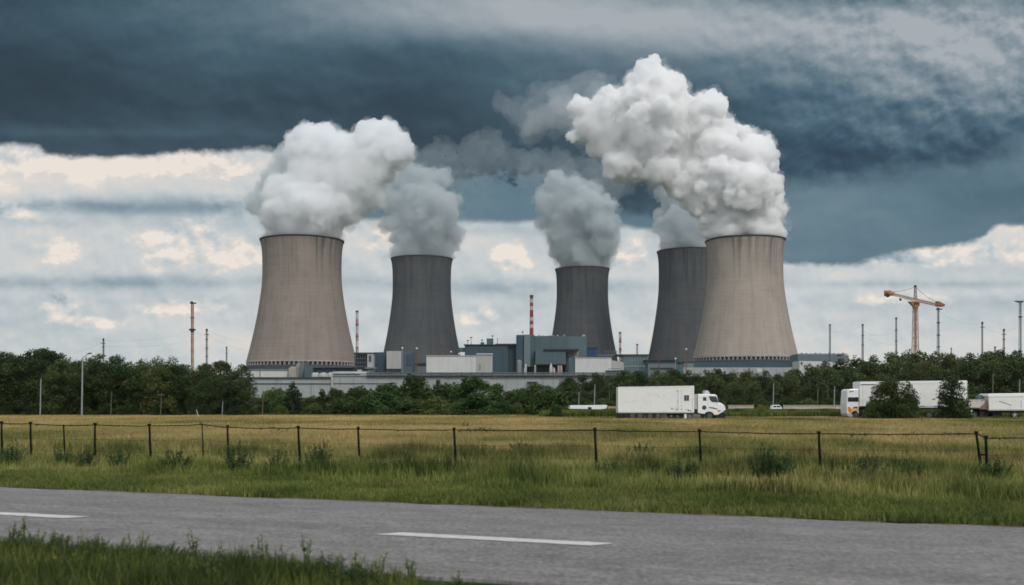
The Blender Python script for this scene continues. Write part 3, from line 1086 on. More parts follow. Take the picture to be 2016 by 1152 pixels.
C_SLATE = clad('slate_cladding', (0.045, 0.078, 0.100), 6.0, 0.08, (0.02, 0.03, 0.04))
C_SLATE2 = clad('blue_grey_cladding', (0.075, 0.115, 0.132), 6.0, 0.08, (0.03, 0.045, 0.05))
C_PALE = clad('pale_blue_grey_cladding', (0.145, 0.19, 0.20), 5.0, 0.08, (0.06, 0.08, 0.09))
C_WHITE = clad('white_cladding', (0.56, 0.56, 0.55), 5.0, 0.05, (0.25, 0.25, 0.24), 0.22)
C_OFF = clad('off_white_cladding', (0.40, 0.40, 0.395), 4.0, 0.08, (0.16, 0.16, 0.16), 0.3)
C_WALL = clad('wall_panels', (0.335, 0.355, 0.36), 9.0, 0.07, (0.13, 0.14, 0.145), 0.35)
C_BLUE = clad('blue_cladding', (0.028, 0.068, 0.15), 3.0, 0.08, (0.015, 0.03, 0.06))
C_GREY = clad('grey_cladding', (0.14, 0.165, 0.18), 4.0, 0.1, (0.05, 0.06, 0.065))
M_DARK = mat('dark_steel', (0.03, 0.035, 0.04), 0.7)
M_STEEL = mat('galvanised_steel', (0.22, 0.23, 0.24), 0.55, 0.2, 1.0)
M_PIPE = mat('pipe_steel', (0.075, 0.09, 0.10), 0.5, 0.2, 1.0)
M_ROOFW = mat('roof_white', (0.5, 0.5, 0.49), 0.7, 0.15, 0.4, stain=((0.2, 0.2, 0.2), 0.5))
M_ROOFD = mat('roof_dark', (0.045, 0.05, 0.055), 0.8, 0.2, 0.3)
M_BEIGE = mat('beige_render', (0.33, 0.30, 0.27), 0.85, 0.15, 0.6)
M_RUST = mat('rust_brown', (0.13, 0.08, 0.055), 0.8, 0.3, 1.5)
M_LAMPW = mat('lamp_white', (0.75, 0.74, 0.70), 0.4)
M_RED = mat('signal_red', (0.25, 0.040, 0.035), 0.6, 0.25, 1.0)
M_SWHITE = mat('signal_white', (0.42, 0.39, 0.38), 0.6, 0.15, 1.0)
M_ORANGE = mat('faded_orange', (0.42, 0.12, 0.045), 0.6, 0.2, 1.0)
M_CRANE = mat('crane_ochre', (0.42, 0.185, 0.065), 0.6, 0.25, 1.0)
M_MASTG = mat('mast_green_grey', (0.045, 0.06, 0.06), 0.7, 0.2)
M_MASTB = mat('mast_blue_grey', (0.15, 0.18, 0.21), 0.7, 0.2)
M_GLASS = mat('teal_glass', (0.07, 0.125, 0.135), 0.15, 0.25, 0.4, spec=0.6)


def pb(mb, x0, x1, y0, y1, Y, dep, slopes=None):
    """box whose front face covers photo x0..x1, y0 (top)..y1 (bottom) at distance Y"""
    return mb.box(gx(x0, Y), gx(x1, Y), Y, Y + dep, gz(y1, Y), gz(y0, Y))


def gzb(Y):
    return 785 + (HC - ground_z(Y)) * F / Y     # photo y of the ground there


def building(name, label, cat, Y, px, **k):
    return empty(name, (gx(px, Y), Y, ground_z(Y)), label, cat, k.get('group'))


def part(name, mb, m, parent, **k):
    o = mb.build(name, m, None, **k)
    o.parent = parent
    o.matrix_parent_inverse = Matrix.Translation(-parent.location)
    return o


# -- long perimeter hall ("wall") in front of the station
Yw = 480
ph = building('perimeter_hall', 'long low pale grey hall with pipes along its roof behind the shrubs', 'industrial hall', Yw, 850)
g = MB(); pb(g, 655, 1212, 741, 812, Yw, 14); part('wall', g, C_WALL, ph)
g = MB(); pb(g, 655.2, 1211.5, 738, 741, Yw - 0.5, 14.5); part('roof_edge', g, M_STEEL, ph)
g = MB(); pb(g, 655, 722, 731.5, 735.5, Yw + 4, 12); part('roof', g, M_ROOFW, ph)
g = MB(); pb(g, 652, 655.4, 733, 800, Yw - 0.4, 1.2); part('downpipe', g, C_OFF, ph)
for dy_, rr_, mt in ((734.6, 0.30, M_PIPE), (737.0, 0.20, M_STEEL), (739.8, 0.34, M_PIPE)):
    g = MB()
    g.tube((gx(722, Yw), Yw - 1.2, gz(dy_, Yw)), (gx(1238, Yw), Yw - 1.2, gz(dy_, Yw)), rr_, None, 8)
    part('pipe', g, mt, ph)
for i in range(26):
    xx = 728 + i * 20
    g = MB(); pb(g, xx, xx + 1.6, 732.6 + (i * 7 % 3) * 0.6, 742.2, Yw - 1.5, 1.9)
    part('pipe_support', g, M_PIPE, ph)
for i, (a_, b_) in enumerate([(742, 757), (802, 812), (905, 925), (980, 1012), (1062, 1074), (1140, 1165), (955, 962), (876, 886)]):
    g = MB(); pb(g, a_, b_, 736.2, 739.4, Yw - 1.0, 1.5); part('valve_box', g, M_ROOFW if i % 3 == 0 else M_PIPE, ph)
for i, (a_, b_, c_) in enumerate([(668, 668.8, 752), (696, 696.7, 765), (742, 742.6, 760), (898, 898.6, 775), (1068, 1068.8, 748), (1120, 1120.6, 745)]):
    g = MB(); pb(g, a_, b_, 743, c_ + 12, Yw - 0.12, 0.1); part('drain_streak', g, M_STEEL, ph)
g = MB(); pb(g, 1038, 1058, 751.5, 753.3, Yw - 2.2, 2.2); pb(g, 1042, 1042.8, 753.3, 780, Yw - 2.2, 0.3); part('porch_canopy', g, M_DARK, ph)
g = MB(); pb(g, 970, 978, 740, 743.5, Yw - 0.9, 0.8); part('lamp_box', g, M_BEIGE, ph)

ph2 = building('low_hall', 'lower pale hall with two dark ledges left of the pipe hall', 'industrial hall', Yw, 560)
g = MB(); pb(g, 380, 651.6, 745, 812, Yw + 1.0, 14); part('wall', g, C_WALL, ph2)
g = MB(); pb(g, 380, 651, 742.6, 745.2, Yw + 0.2, 12); part('roof_edge', g, M_MASTG, ph2)
g = MB(); pb(g, 380, 651, 754.6, 756, Yw + 0.55, 0.42); part('ledge', g, M_MASTG, ph2)
g = MB(); pb(g, 656, 780, 754.6, 755.6, Yw - 0.35, 0.3); part('ledge', g, M_MASTG, ph)
for xx in (562, 612, 630):
    g = MB(); pb(g, xx, xx + 0.7, 756.4, 795, Yw + 0.8, 0.15); part('drain_streak', g, M_STEEL, ph2)

# -- sheds and blocks in front of the brown tower
b = building('white_shed', 'low white shed at the foot of the brown tower, behind the low hall', 'shed', 560, 545)
g = MB(); pb(g, 470, 566, 729, 745, 560, 18); part('wall', g, C_WHITE, b)
g = MB(); pb(g, 469, 567, 726.5, 729, 559.5, 19); part('roof', g, C_PALE, b)
g = MB(); pb(g, 511, 512, 729.5, 744, 559.7, 0.5); part('downpipe', g, M_DARK, b)
b = building('beige_hut', 'small beige hut between the white shed and the grey block', 'hut', 555, 576)
g = MB(); pb(g, 568, 583, 724, 744, 555, 7); part('wall', g, M_BEIGE, b)
g = MB(); pb(g, 572, 582, 722, 724, 555.4, 6); part('roof', g, C_OFF, b)
b = building('grey_block', 'narrow grey concrete block at the middle of the brown tower base', 'building', 580, 596)
g = MB(); pb(g, 591, 598, 712, 744, 580, 16); part('wall', g, C_GREY, b)
g = MB(); pb(g, 583.5, 590.8, 716, 744, 583, 10); part('annex', g, M_BEIGE, b)
b = building('slate_block', 'slate blue low block under the brown tower beside the narrow grey block', 'building', 575, 640)
g = MB(); pb(g, 599, 616, 723, 744, 575, 14); part('wall', g, C_SLATE2, b)
g = MB(); pb(g, 616.2, 696, 724, 744, 578, 14); part('long_wall', g, C_SLATE, b)
g = MB(); pb(g, 599, 696, 721.5, 723.8, 576, 16); part('roof', g, M_RINGD, b)
for xx, w_ in ((616, 5), (622, 4), (632, 10), (648, 5)):
    v = MB()
    Yv = 545
    v.lathe([(gx(xx + w_, Yv) - gx(xx, Yv), gz(742, Yv)), (gx(xx + w_, Yv) - gx(xx, Yv), gz(736, Yv)), (0.3, gz(733.5, Yv))], 12, (gx(xx + w_ / 2, Yv), Yv, 0))
    o = v.build('storage_tank', M_ROOFW, origin=None)
    tag(o, {616: 'small white domed tank nearest the narrow grey block', 622: 'second small white domed tank right of the grey block', 632: 'widest white domed tank before the slate block',
            648: 'last white domed tank on the right before the slate block'}[xx], 'storage tank', 'white tanks in front of the slate block')

# -- open steelwork and blue block between first and second towers
b = building('steel_frame_building', 'dark open steelwork building just right of the brown tower', 'building', 600, 712)
g = MB(); pb(g, 697, 733, 694, 697, 600, 12); part('roof', g, M_ROOFD, b)
g = MB(); pb(g, 700, 722, 697, 735, 608, 3); part('back_wall', g, M_DARK, b)
for xx in (698, 703, 708, 713, 718):
    g = MB(); pb(g, xx, xx + 1.3, 697, 738, 600.2, 0.8); part('column', g, M_PIPE, b)
for yy in (705, 713, 721, 729):
    g = MB(); pb(g, 698, 722, yy, yy + 1.2, 601.1, 0.6); part('beam', g, M_STEEL, b)
g = MB(); pb(g, 700, 712, 728, 733, 599, 2); part('machinery', g, M_ROOFW, b)
b = building('stair_tower', 'narrow pale stair tower between the steelwork and the blue block', 'tower', 598, 729)
g = MB(); pb(g, 723, 735, 697.5, 738, 598, 7); part('wall', g, C_OFF, b)
g = MB(); pb(g, 726, 731, 700, 712, 597.7, 0.35); part('window', g, M_PIPE, b)
g = MB(); pb(g, 718, 741, 723, 726, 596, 5); part('landing', g, C_PALE, b)
b = building('blue_block', 'slate blue block with one big white panel left of the long white shed', 'building', 610, 775)
g = MB(); pb(g, 735.5, 761.5, 693.5, 740, 610, 16); part('left_wing', g, C_SLATE, b)
g = MB(); pb(g, 761.5, 812, 691.5, 740, 606, 18); part('wall', g, C_SLATE2, b)
g = MB(); pb(g, 761, 790, 691.2, 726, 605.2, 0.9); part('white_panel', g, C_OFF, b)
g = MB(); pb(g, 765, 788, 729, 733, 605.4, 0.7); part('door', g, M_DARK, b)
g = MB(); pb(g, 800, 811, 697, 720, 605.6, 0.5); part('dark_panel', g, C_SLATE, b)
b = building('link_building', 'low grey link between the blue block and the long white shed', 'building', 640, 826)
g = MB(); pb(g, 811, 842, 718, 740, 640, 10); part('wall', g, C_GREY, b)
g = MB(); pb(g, 811, 842, 715.5, 718, 639, 12); part('roof', g, M_ROOFD, b)

b = building('long_white_shed', 'long white shed in front of the dark second tower', 'shed', 560, 900)
g = MB(); pb(g, 839.5, 938, 701, 733.5, 560, 16); part('wall', g, C_WHITE, b)
g = MB(); pb(g, 838.5, 938, 699.6, 701, 559.6, 17); part('roof', g, C_OFF, b)
g = MB(); pb(g, 938.4, 969, 698, 733.5, 560.8, 16); part('end_bay', g, C_OFF, b)
g = MB(); pb(g, 938.2, 970, 695.8, 698, 560.2, 17); part('end_roof', g, M_ROOFW, b)
g = MB(); pb(g, 943.5, 946, 716, 729, 560.5, 0.4); part('door', g, M_STEEL, b)

# -- turbine hall
Yh = 720
b = building('turbine_hall', 'large blue grey turbine hall with the striped chimney on its roof', 'industrial hall', Yh, 1080)
def flat(x0, x1, y0, y1, Y, dep): return pb(MB(), x0, x1, y0, y1, Y, dep)
part('west_wing', flat(915, 1000, 679.5, 740, Yh + 6, 40), C_SLATE, b)
part('west_return', flat(1000, 1017, 679.5, 740, Yh + 8, 36), mat('slate_deep', (0.03, 0.052, 0.068), 0.7), b)
part('roof_edge', flat(913, 1017, 677.8, 679.5, Yh + 5, 42), M_ROOFD, b)
part('tower_dark_side', flat(1016.5, 1032, 659.5, 740, Yh + 2, 34), C_SLATE, b)
part('tower_pale_face', flat(1032, 1044, 658.8, 722, Yh, 30), C_PALE, b)
part('tower_side', flat(1044, 1052.5, 659.8, 722, Yh + 2, 30), C_SLATE2, b)
part('main_wall', flat(1052.5, 1115, 661.5, 720, Yh + 4, 40), C_SLATE2, b)
part('east_wall', flat(1115, 1155, 662.5, 740, Yh + 7, 38), mat('cladding_lighter', (0.088, 0.132, 0.148), 0.6), b)
part('front_extension', flat(1054, 1114, 689, 717.5, Yh - 5, 9), C_SLATE2, b)
part('extension_roof', flat(1070, 1140, 687, 689, Yh - 6.5, 12), M_ROOFD, b)
part('base_recess', flat(1033, 1120, 720.2, 740, Yh + 6, 8), M_DARK, b)
part('loading_door', flat(1113.5, 1121, 702, 738, Yh - 1, 9), M_DARK, b)
part('niche_panel', flat(1117, 1139, 691, 704, Yh + 5.5, 1.4), mat('pinkish_panel', (0.27, 0.25, 0.25), 0.8, 0.25, 0.5), b)
part('plant_room', flat(958, 971, 666.5, 678, Yh + 14, 8), C_SLATE2, b)
part('plant_room', flat(946, 953, 674, 678, Yh + 14, 6), C_SLATE, b)
part('roof_vent', flat(975, 1016, 676.6, 678, Yh + 12, 6), M_ROOFD, b)
for i, (xx, hh, w_) in enumerate([(1060, 2.5, 3), (1067, 1.8, 6), (1088, 2.2, 3), (1097, 2.4, 2), (1109, 2.8, 4), (1147, 2.4, 5), (1079, 1.2, 8)]):
    part('roof_vent', flat(xx, xx + w_, 661.6 - hh, 661.9, Yh + 10, 4), M_ROOFW if i % 2 else M_STEEL, b)
part('roof_annex', flat(902, 915, 684.5, 692, Yh + 30, 10), C_SLATE2, b)
# striped chimney on the roof: nine painted bands
ch = empty('striped_chimney', at(1046.5, 660, Yh + 14), 'red and white banded chimney on the turbine hall roof', 'chimney')
ztop, zbot = gz(582.0, Yh + 14), gz(660, Yh + 14)
nb = 11
for i in range(nb):
    z0_, z1_ = (ztop - zbot) * i / nb, (ztop - zbot) * (i + 1) / nb
    r0_, r1_ = 1.45 - 0.28 * i / nb, 1.45 - 0.28 * (i + 1) / nb
    g = MB().lathe([(r0_, z0_), (r1_, z1_)], 20, (0, 0, 0), True)
    o = g.build('painted_band', M_SWHITE if i in (2, 4, 7, 9) else M_RED, ch)
g = MB().lathe([(1.35, ztop - zbot - 1.0), (1.4, ztop - zbot + 0.3), (1.0, ztop - zbot + 0.3)], 20)
g.build('cap', M_ROOFD, ch)

# antennas on the west wing
for i, (xx, top_, dish) in enumerate([(921, 670, 1), (927.5, 664, 1), (949, 669, 1), (969.5, 661, 1), (979.5, 666, 0), (1029, 653, 1)]):
    Ya = Yh + 16
    base_ = 678 if xx < 1000 else 659
    g = MB(); g.tube((0, 0, 0), (0, 0, gz(top_, Ya) - gz(base_, Ya)), 0.22, 0.14, 6)
    hh = gz(top_, Ya) - gz(base_, Ya)
    r_ = empty('roof_antenna', at(xx, base_, Ya), ['short roof antenna farthest left on the slate wing', 'taller dish antenna second from left on the slate wing', 'antenna on the small left plant room', 'antenna on the big plant room',
               'thin bare aerial right of the big plant room', 'aerial left of the striped chimney'][i], 'antenna', 'antennas on the turbine hall roof')
    g.build('mast', M_DARK, r_)
    g = MB()
    if dish:
        g.lathe([(0.2, hh - 0.6), (1.1, hh - 0.15), (1.0, hh + 0.05), (0.1, hh - 0.2)], 10)
        g.build('dish', M_DARK, r_)
    else:
        g.box(-0.7, 0.7, -0.08, 0.08, hh - 0.9, hh - 0.7)
        g.build('crossbar', M_DARK, r_)

# small process vessels before the hall
for i, (x0, x1, y0, kind, mt, lb) in enumerate([
        (1018, 1027, 708.5, 'silo', M_STEEL, 'tall pale silo at the left foot of the turbine hall'), (1033, 1037, 717, 'silo', M_ROOFW, 'slim white vessel under the pale tower face'),
        (1051.5, 1055.5, 718.5, 'silo', M_BEIGE, 'small beige vessel left of the white cone'), (1081.5, 1088, 715, 'cone', M_ROOFW, 'white pointed cone hopper before the turbine hall'),
        (1088.5, 1093, 723, 'cone', M_ROOFW, 'small white hopper right of the pointed cone'), (1097.5, 1102, 719.5, 'silo', mat('pink_tank', (0.42, 0.30, 0.27)), 'pinkish tank by the loading door, left one of two'),
        (1102.5, 1107, 719.5, 'silo', MATS['pink_tank'], 'pinkish tank by the loading door, right one of two')]):
    Yv = 640
    r_ = (gx(x1, Yv) - gx(x0, Yv)) / 2
    c_ = ((gx(x1, Yv) + gx(x0, Yv)) / 2, Yv, 0)
    zb_, zt_ = ground_z(Yv), gz(y0, Yv)
    r_root = empty('silo' if kind == 'silo' else 'hopper', (c_[0], Yv, zb_), lb, 'silo' if kind == 'silo' else 'hopper', 'vessels at the foot of the turbine hall')
    hh = zt_ - zb_
    g = MB()
    if kind == 'silo': g.lathe([(r_, 0), (r_, hh * 0.93), (r_ * 0.7, hh * 0.98), (r_ * 0.2, hh)], 16)
    else: g.lathe([(r_, 0), (r_, hh * 0.72), (0.12, hh)], 16)
    g.build('vessel', mt, r_root)
    g = MB(); g.tube((r_ + 0.15, 0, 0), (r_ + 0.15, 0, hh * 0.9), 0.12)
    g.build('ladder_pipe', M_DARK, r_root)

b = building('annex_block', 'white block with slate side at the right of the turbine hall', 'building', 600, 1180)
part('side_wall', flat(1120, 1132.4, 704, 738, 601, 14), C_SLATE2, b)
part('wall', flat(1132.4, 1204, 704.5, 738, 600, 16), C_WHITE, b)
part('roof', flat(1132, 1204.4, 703.4, 704.5, 599.6, 17), C_OFF, b)
g = MB()
Ya = 601
g.prism([(gx(1204.4, Ya), gz(738, Ya)), (gx(1228, Ya), gz(738, Ya)), (gx(1228, Ya), gz(713.5, Ya)), (gx(1204.4, Ya), gz(709.5, Ya))], Ya, Ya + 14)
part('lean_to', g, C_OFF, b)
b = building('blue_box_building', 'small deep blue building between turbine hall and third tower', 'building', 760, 1165)
part('wall', flat(1155.4, 1175.5, 685.5, 735, 760, 12), C_BLUE, b)
part('roof', flat(1155.4, 1176, 684.2, 685.5, 759.5, 13), M_ROOFD, b)
b = building('roof_gantry', 'pale railings and pipework at the foot of the third tower', 'gantry', 780, 1195)
part('deck', flat(1176, 1232, 698.5, 701, 780, 5), M_GLASS, b)
for xx in range(1190, 1216, 4):
    part('rail_post', flat(xx, xx + 0.7, 691, 698.5, 780, 0.5), M_MASTB, b)
part('top_rail', flat(1190, 1215, 690.4, 691.2, 779.8, 0.4), M_MASTB, b)
b = building('glazed_hall', 'teal glazed low hall with dark roof left of the fourth tower', 'building', 660, 1250)
part('wall', flat(1228, 1276, 700.5, 745, 660, 16), M_GLASS, b)
part('roof', flat(1214, 1278, 697.5, 700.5, 659, 18), M_ROOFD, b)
part('pale_panel', flat(1235, 1247, 708, 712, 659.7, 0.5), C_PALE, b)
part('floor_band', flat(1228, 1276, 720, 722.5, 659.6, 0.6), M_STEEL, b)
for xx in range(1232, 1276, 6):
    part('mullion', flat(xx, xx + 0.6, 700.8, 745, 659.8, 0.3), M_STEEL, b)
b = building('glass_shed', 'pale teal glass shed just above the wood at the end of the pipes', 'shed', 500, 1215)
part('wall', flat(1196, 1234, 731, 745, 500, 9), C_PALE, b)
part('roof', flat(1194, 1236, 729, 731, 499, 11), M_GLASS, b)
part('railing', flat(1198, 1222, 725.5, 726.2, 499.5, 0.3), M_MASTG, b)
for xx in range(1198, 1223, 6):
    part('rail_post', flat(xx, xx + 0.6, 726.2, 729, 499.5, 0.3), M_MASTG, b)
b = building('switch_building', 'dark low building at the foot of the fourth tower', 'building', 640, 1310)
part('upper_wall', flat(1272, 1333, 710, 716, 642, 10), C_SLATE, b)
part('wall', flat(1276, 1331, 716.2, 745, 640, 14), C_GREY, b)
part('window_band', flat(1280, 1326, 724, 727, 639.7, 0.5), M_DARK, b)
part('roof', flat(1270, 1335, 708.4, 710, 641, 12), M_ROOFD, b)
part('end_wall', flat(1331.2, 1345, 718, 745, 641, 12), C_SLATE2, b)
b = building('service_building', 'long low pale building with dark upper band under the pale tower', 'building', 700, 1465)
part('wall', flat(1346, 1575, 723.5, 748, 700, 18), C_WALL, b)
part('dark_band', flat(1366, 1556, 712.6, 723.5, 703, 16), C_SLATE, b)
part('side_band', flat(1347, 1366, 715, 723.5, 702, 12), C_PALE, b)
for i, xx in enumerate((1390, 1415, 1452, 1490, 1530)):
    part('panel', flat(xx, xx + 9, 725.5, 733, 699.6, 0.5), C_WHITE if i % 2 else C_OFF, b)
# bits of equipment in the ring of the pale tower
b = building('storage_hall', 'wide blue grey flat roofed hall right of the pale tower', 'industrial hall', 780, 1620)
part('wall', flat(1571, 1648, 698, 735, 780, 24), clad('blue_grey_hall', (0.12, 0.16, 0.185), 4.0, 0.1, (0.05, 0.07, 0.08)), b)
part('end_bay', flat(1648, 1671, 699.5, 735, 783, 20), C_GREY, b)
part('roof', flat(1573, 1669, 696.4, 698, 782, 20), M_STEEL, b)
for i, xx in enumerate(range(1578, 1668, 9)):
    part('roof_vent', flat(xx, xx + 3, 694.6 + (i % 3) * 0.6, 696.5, 786, 3), M_STEEL, b)
b = building('white_warehouse', 'low white warehouse just above the trees right of the pale tower', 'warehouse', 620, 1620)
g = MB()
Ya = 620
g.prism([(gx(1574, Ya), gz(745, Ya)), (gx(1672, Ya), gz(745, Ya)), (gx(1672, Ya), gz(715, Ya)), (gx(1620, Ya), gz(711.5, Ya)), (gx(1574, Ya), gz(711, Ya))], Ya, Ya + 16)
part('wall', g, C_WHITE, b)
part('door', flat(1577, 1580, 713, 718, Ya - 0.3, 0.4), M_DARK, b)
part('red_edge', flat(1640, 1672, 712.6, 713.8, Ya - 0.4, 3), M_RUST, b)

# lamp posts with white heads
for px_, top_, Yl, mt, lb in [(792, 685.5, 590, M_STEEL, 'short post with white lamp on the blue block corner'), (820.5, 686.5, 585, M_RUST, 'rusty brown post with pale lamp before the second tower'),
                           (888, 693, 690, M_RED, 'white lamp on a thin post above the long white shed'), (861, 687, 690, M_RED, 'thin reddish post over the left of the long white shed'),
                           (875, 690, 700, M_RED, 'short reddish post over the middle of the long white shed'), (1351, 688, 620, M_RUST, 'thin post with white globe lamp before the fourth tower'),
                           (1330, 706.5, 600, M_STEEL, 'low post with white globe on the dark low building'), (1297.5, 694, 615, M_RUST, 'reddish lattice post before the fourth tower'),
                           (904, 697, 580, M_STEEL, 'small white lamp at the end of the second tower base')]:
    zb_ = ground_z(Yl)
    r_ = empty('site_lamp', (gx(px_, Yl), Yl, zb_), lb, 'lamp post', 'lamp posts inside the power station')
    hh = gz(top_, Yl) - zb_
    g = MB(); g.tube((0, 0, 0), (0, 0, hh), 0.34, 0.22, 8); g.build('post', mt, r_)
    g = MB(); g.blob((0, 0, hh + 0.1), (0.62, 0.62, 0.55), 2); g.build('lamp_head', M_LAMPW if 'lattice' not in lb and 'reddish post' not in lb else M_RUST, r_)

# ------------------------------------------------------------------ masts
GUY = []


def mast(label, px, top, Y, wpx, material, head='plain', bays=22, second=None, nsec=9):
    zb_ = ground_z(Y)
    H = gz(top, Y) - zb_
    w = wpx / F * Y
    r_ = empty('lattice_mast', (gx(px, Y), Y, zb_), label, 'mast', 'lattice masts around the power station')
    if second is None:
        MB().lattice((0, 0, 0), (0, 0, H), w * 1.15, w * 0.8, w * 0.13, bays, 3).build('lattice', material, r_)
    else:
        k_ = nsec
        for i in range(k_):
            MB().lattice((0, 0, H * i / k_), (0, 0, H * (i + 1) / k_), w, w, w * 0.15, 3, 3).build('lattice_section', material if i % 2 else second, r_)
    c = MB().tube((0, 0, 0), (0, 0, H), w * 0.12, None, 5).build('cable_riser', M_DARK, r_)
    if head == 'plain':
        MB().lathe([(w * 0.3, H - 0.3), (w * 0.9, H), (w * 0.9, H + w * 0.5), (w * 0.3, H + w * 0.7)], 8).build('head', M_DARK, r_)
    elif head == 'plat':
        g = MB(); g.box(-w * 1.0, w * 1.8, -w, w, H - w * 0.2, H + w * 0.3); g.box(-w * .7, w * .2, -w * .5, w * .5, H + w * 0.3, H + w * 0.9); g.build('platform', M_DARK, r_)
    elif head == 'wing':
        g = MB(); g.prism([(-w * 3.2, H + w * 0.6), (-w * 1.2, H - w * 0.2), (w * 1.2, H - w * 0.2), (w * 1.4, H + w * 0.7)], -w * .5, w * .5); g.build('platform', M_MASTG, r_)
    elif head == 'cross':
        g = MB(); g.box(-w * 1.6, w * 1.6, -w * .2, w * .2, H - w * 3.2, H - w * 2.8); g.build('crossarm', M_DARK, r_)
        MB().lathe([(w * .3, H - w), (w * .7, H - w * .5), (w * .7, H + w * .6), (w * .2, H + w)], 8).build('head', M_DARK, r_)
    for t_ in (0.45, 0.62, 0.8):
        if random.random() < 0.8:
            g = MB().box(-w * .75, w * .75, -w * .7, w * .7, H * t_, H * t_ + w * 0.5); g.build('equipment_box', M_DARK, r_)
    return r_


mast('short dark mast with crossarm above the left wood, left of the orange mast', 203.5, 668.5, 520, 2.6, M_MASTG, 'cross')
m_or = mast('tall orange and white lattice mast above the left wood', 378.5, 597, 560, 4.0, M_ORANGE, 'plat', second=mat('pale_orange', (0.45, 0.24, 0.15), 0.7), nsec=15)
mast('grey mast with crossarm right of the orange mast', 407, 650, 540, 3.0, M_MASTB, 'cross')
mast('shortest mast above the left wood, beside the brown tower', 446, 684, 540, 2.2, M_MASTG, 'plain')
mast('slim red and white mast right beside the brown tower', 703, 614, 640, 3.6, M_RED, 'plain', second=M_SWHITE)
mast('short red and white mast between the third and fourth towers', 1221, 656, 700, 3.2, M_RED, 'plain', second=M_SWHITE)
mast('stubby ochre post on the glazed hall roof line', 1254.5, 679, 690, 2.6, M_CRANE, 'plain')
mast('rusty and grey mast over the storage hall right of the pale tower', 1634, 640, 640, 2.4, M_MASTB, 'plain', second=M_RUST, nsec=9)
mast('dark green mast, second right of the pale tower', 1698.5, 640, 560, 2.8, M_MASTG, 'plain')
mast('blue grey mast directly left of the crane', 1764.5, 627, 560, 2.8, M_MASTB, 'plain')
mast('tall pale grey mast under the right end of the crane jib', 1847.5, 609, 560, 3.6, M_MASTB, 'plat')
mast('tiny post above the wood between two tall masts right of the crane', 1873, 686, 540, 1.8, M_MASTG, 'plain')
mast('dark mast with low side brackets right of the crane', 1934, 636, 560, 2.8, M_MASTG, 'cross')
mast('low twin bracket post beside the mast with a flat top', 1959, 684, 540, 2.6, M_MASTG, 'plain')
mast('short dark mast with flat crossbar second from the right edge', 1976.5, 650, 560, 2.8, M_MASTG, 'cross')
mast('tallest dark blue mast at the right edge with wing shaped top', 2009, 595, 560, 4.0, M_MASTB, 'wing')
# extra detail on the orange mast
w_ = 4.2 / F * 560
g = MB(); g.lathe([(w_ * .5, 0), (w_ * 1.6, 0.1), (w_ * 1.6, 0.9), (w_ * .5, 1.0)], 10)
o = g.build('ring_platform', M_DARK, m_or); o.location = (0, 0, gz(651, 560) - ground_z(560))

# overhead cables between the masts
M_WIRE = mat('cable_grey', (0.13, 0.14, 0.15), 0.7)


def cable(label, a, b, sag, r=0.028, n=14):
    pts = []
    for i in range(n + 1):
        t_ = i / n
        p = a.lerp(b, t_)
        p.z -= sag * 4 * t_ * (1 - t_)
        pts.append(p - a)
    g = MB(); g.path(pts, r, 5)
    o = g.build('overhead_cable', M_WIRE)
    o.location = a
    tag(o, label, 'cable', 'cables strung between the masts')


cable('cable from the short dark left mast to the orange mast', at(204, 670, 520), at(378, 652, 560), 2.2)
cable('lower cable from the short dark left mast to the orange mast', at(204, 681, 520), at(378, 671, 560), 1.6)
cable('cable dropping left from the short dark left mast to the wood', at(150, 694, 500), at(204, 672, 520), 0.5)
cable('cable from the orange mast to the grey mast beside it', at(378, 654, 560), at(407, 656, 540), 0.6)
cable('cable from the grey mast towards the brown tower', at(408, 650, 540), at(500, 672, 900), 2.5)
cable('lower cable from the grey mast towards the brown tower', at(408, 660, 540), at(496, 690, 900), 2.0)
cable('cable from the rusty and grey mast to the dark green mast', at(1634, 652, 640), at(1698, 642, 560), 1.5)
cable('cable from the dark green mast to the blue grey mast', at(1698, 652, 560), at(1764, 650, 560), 2.8)
cable('lower cable from the dark green mast to the blue grey mast', at(1698, 662, 560), at(1764, 678, 560), 1.4)
cable('cable from the tall pale grey mast to the bracketed mast', at(1848, 612, 560), at(1934, 637, 560), 2.8)
cable('cable from the bracketed mast to the flat topped mast', at(1934, 643, 560), at(1977, 652, 560), 1.4)
cable('cable from the flat topped mast to the tallest right mast', at(1977, 652, 560), at(2009, 640, 560), 0.8)

# ------------------------------------------------------------------ tower crane
Yc = 500
cr_x, cr_z0 = gx(1802, Yc), ground_z(Yc)
crane = empty('tower_crane', (cr_x, Yc, cr_z0), 'ochre tower crane above the right wood', 'tower crane')
Hs = gz(604, Yc) - cr_z0
k_ = Yc / F
g = MB()
g.lattice((0, 0, 0), (0, 0, Hs * 0.45), 16 * k_, 9.5 * k_, 0.17, 5, 4)
g.lattice((0, 0, Hs * 0.45), (0, 0, Hs), 9.5 * k_, 7 * k_, 0.15, 9, 4)
g.build('tower_section', M_CRANE, crane)
MB().lattice((0, 0, 0), (0, 0, Hs), 1.8 * k_, 1.6 * k_, 0.07, 20, 4).build('ladder_shaft', M_DARK, crane)
g = MB(); g.lathe([(4.0 * k_, Hs - 1.2), (6.2 * k_, Hs), (6.2 * k_, Hs + 0.7), (4 * k_, Hs + 1.0)], 12); g.build('slewing_ring', M_CRANE, crane)
top = empty('jib_head', (0, 0, 0)); top.parent = crane
bpy.data.objects.remove(top)
zj = gz(590, Yc) - cr_z0
jd = Vector((-25.6, -29.5, 0)).normalized()
side = Vector((jd.y, -jd.x, 0))
L1, L2 = 38.5, 37.0
g = MB(); g.lattice(Vector((0, 0, zj)), jd * L1 + Vector((0, 0, zj + 0.6)), 1.15, 0.8, 0.10, 20, 3); g.build('jib', M_CRANE, crane)
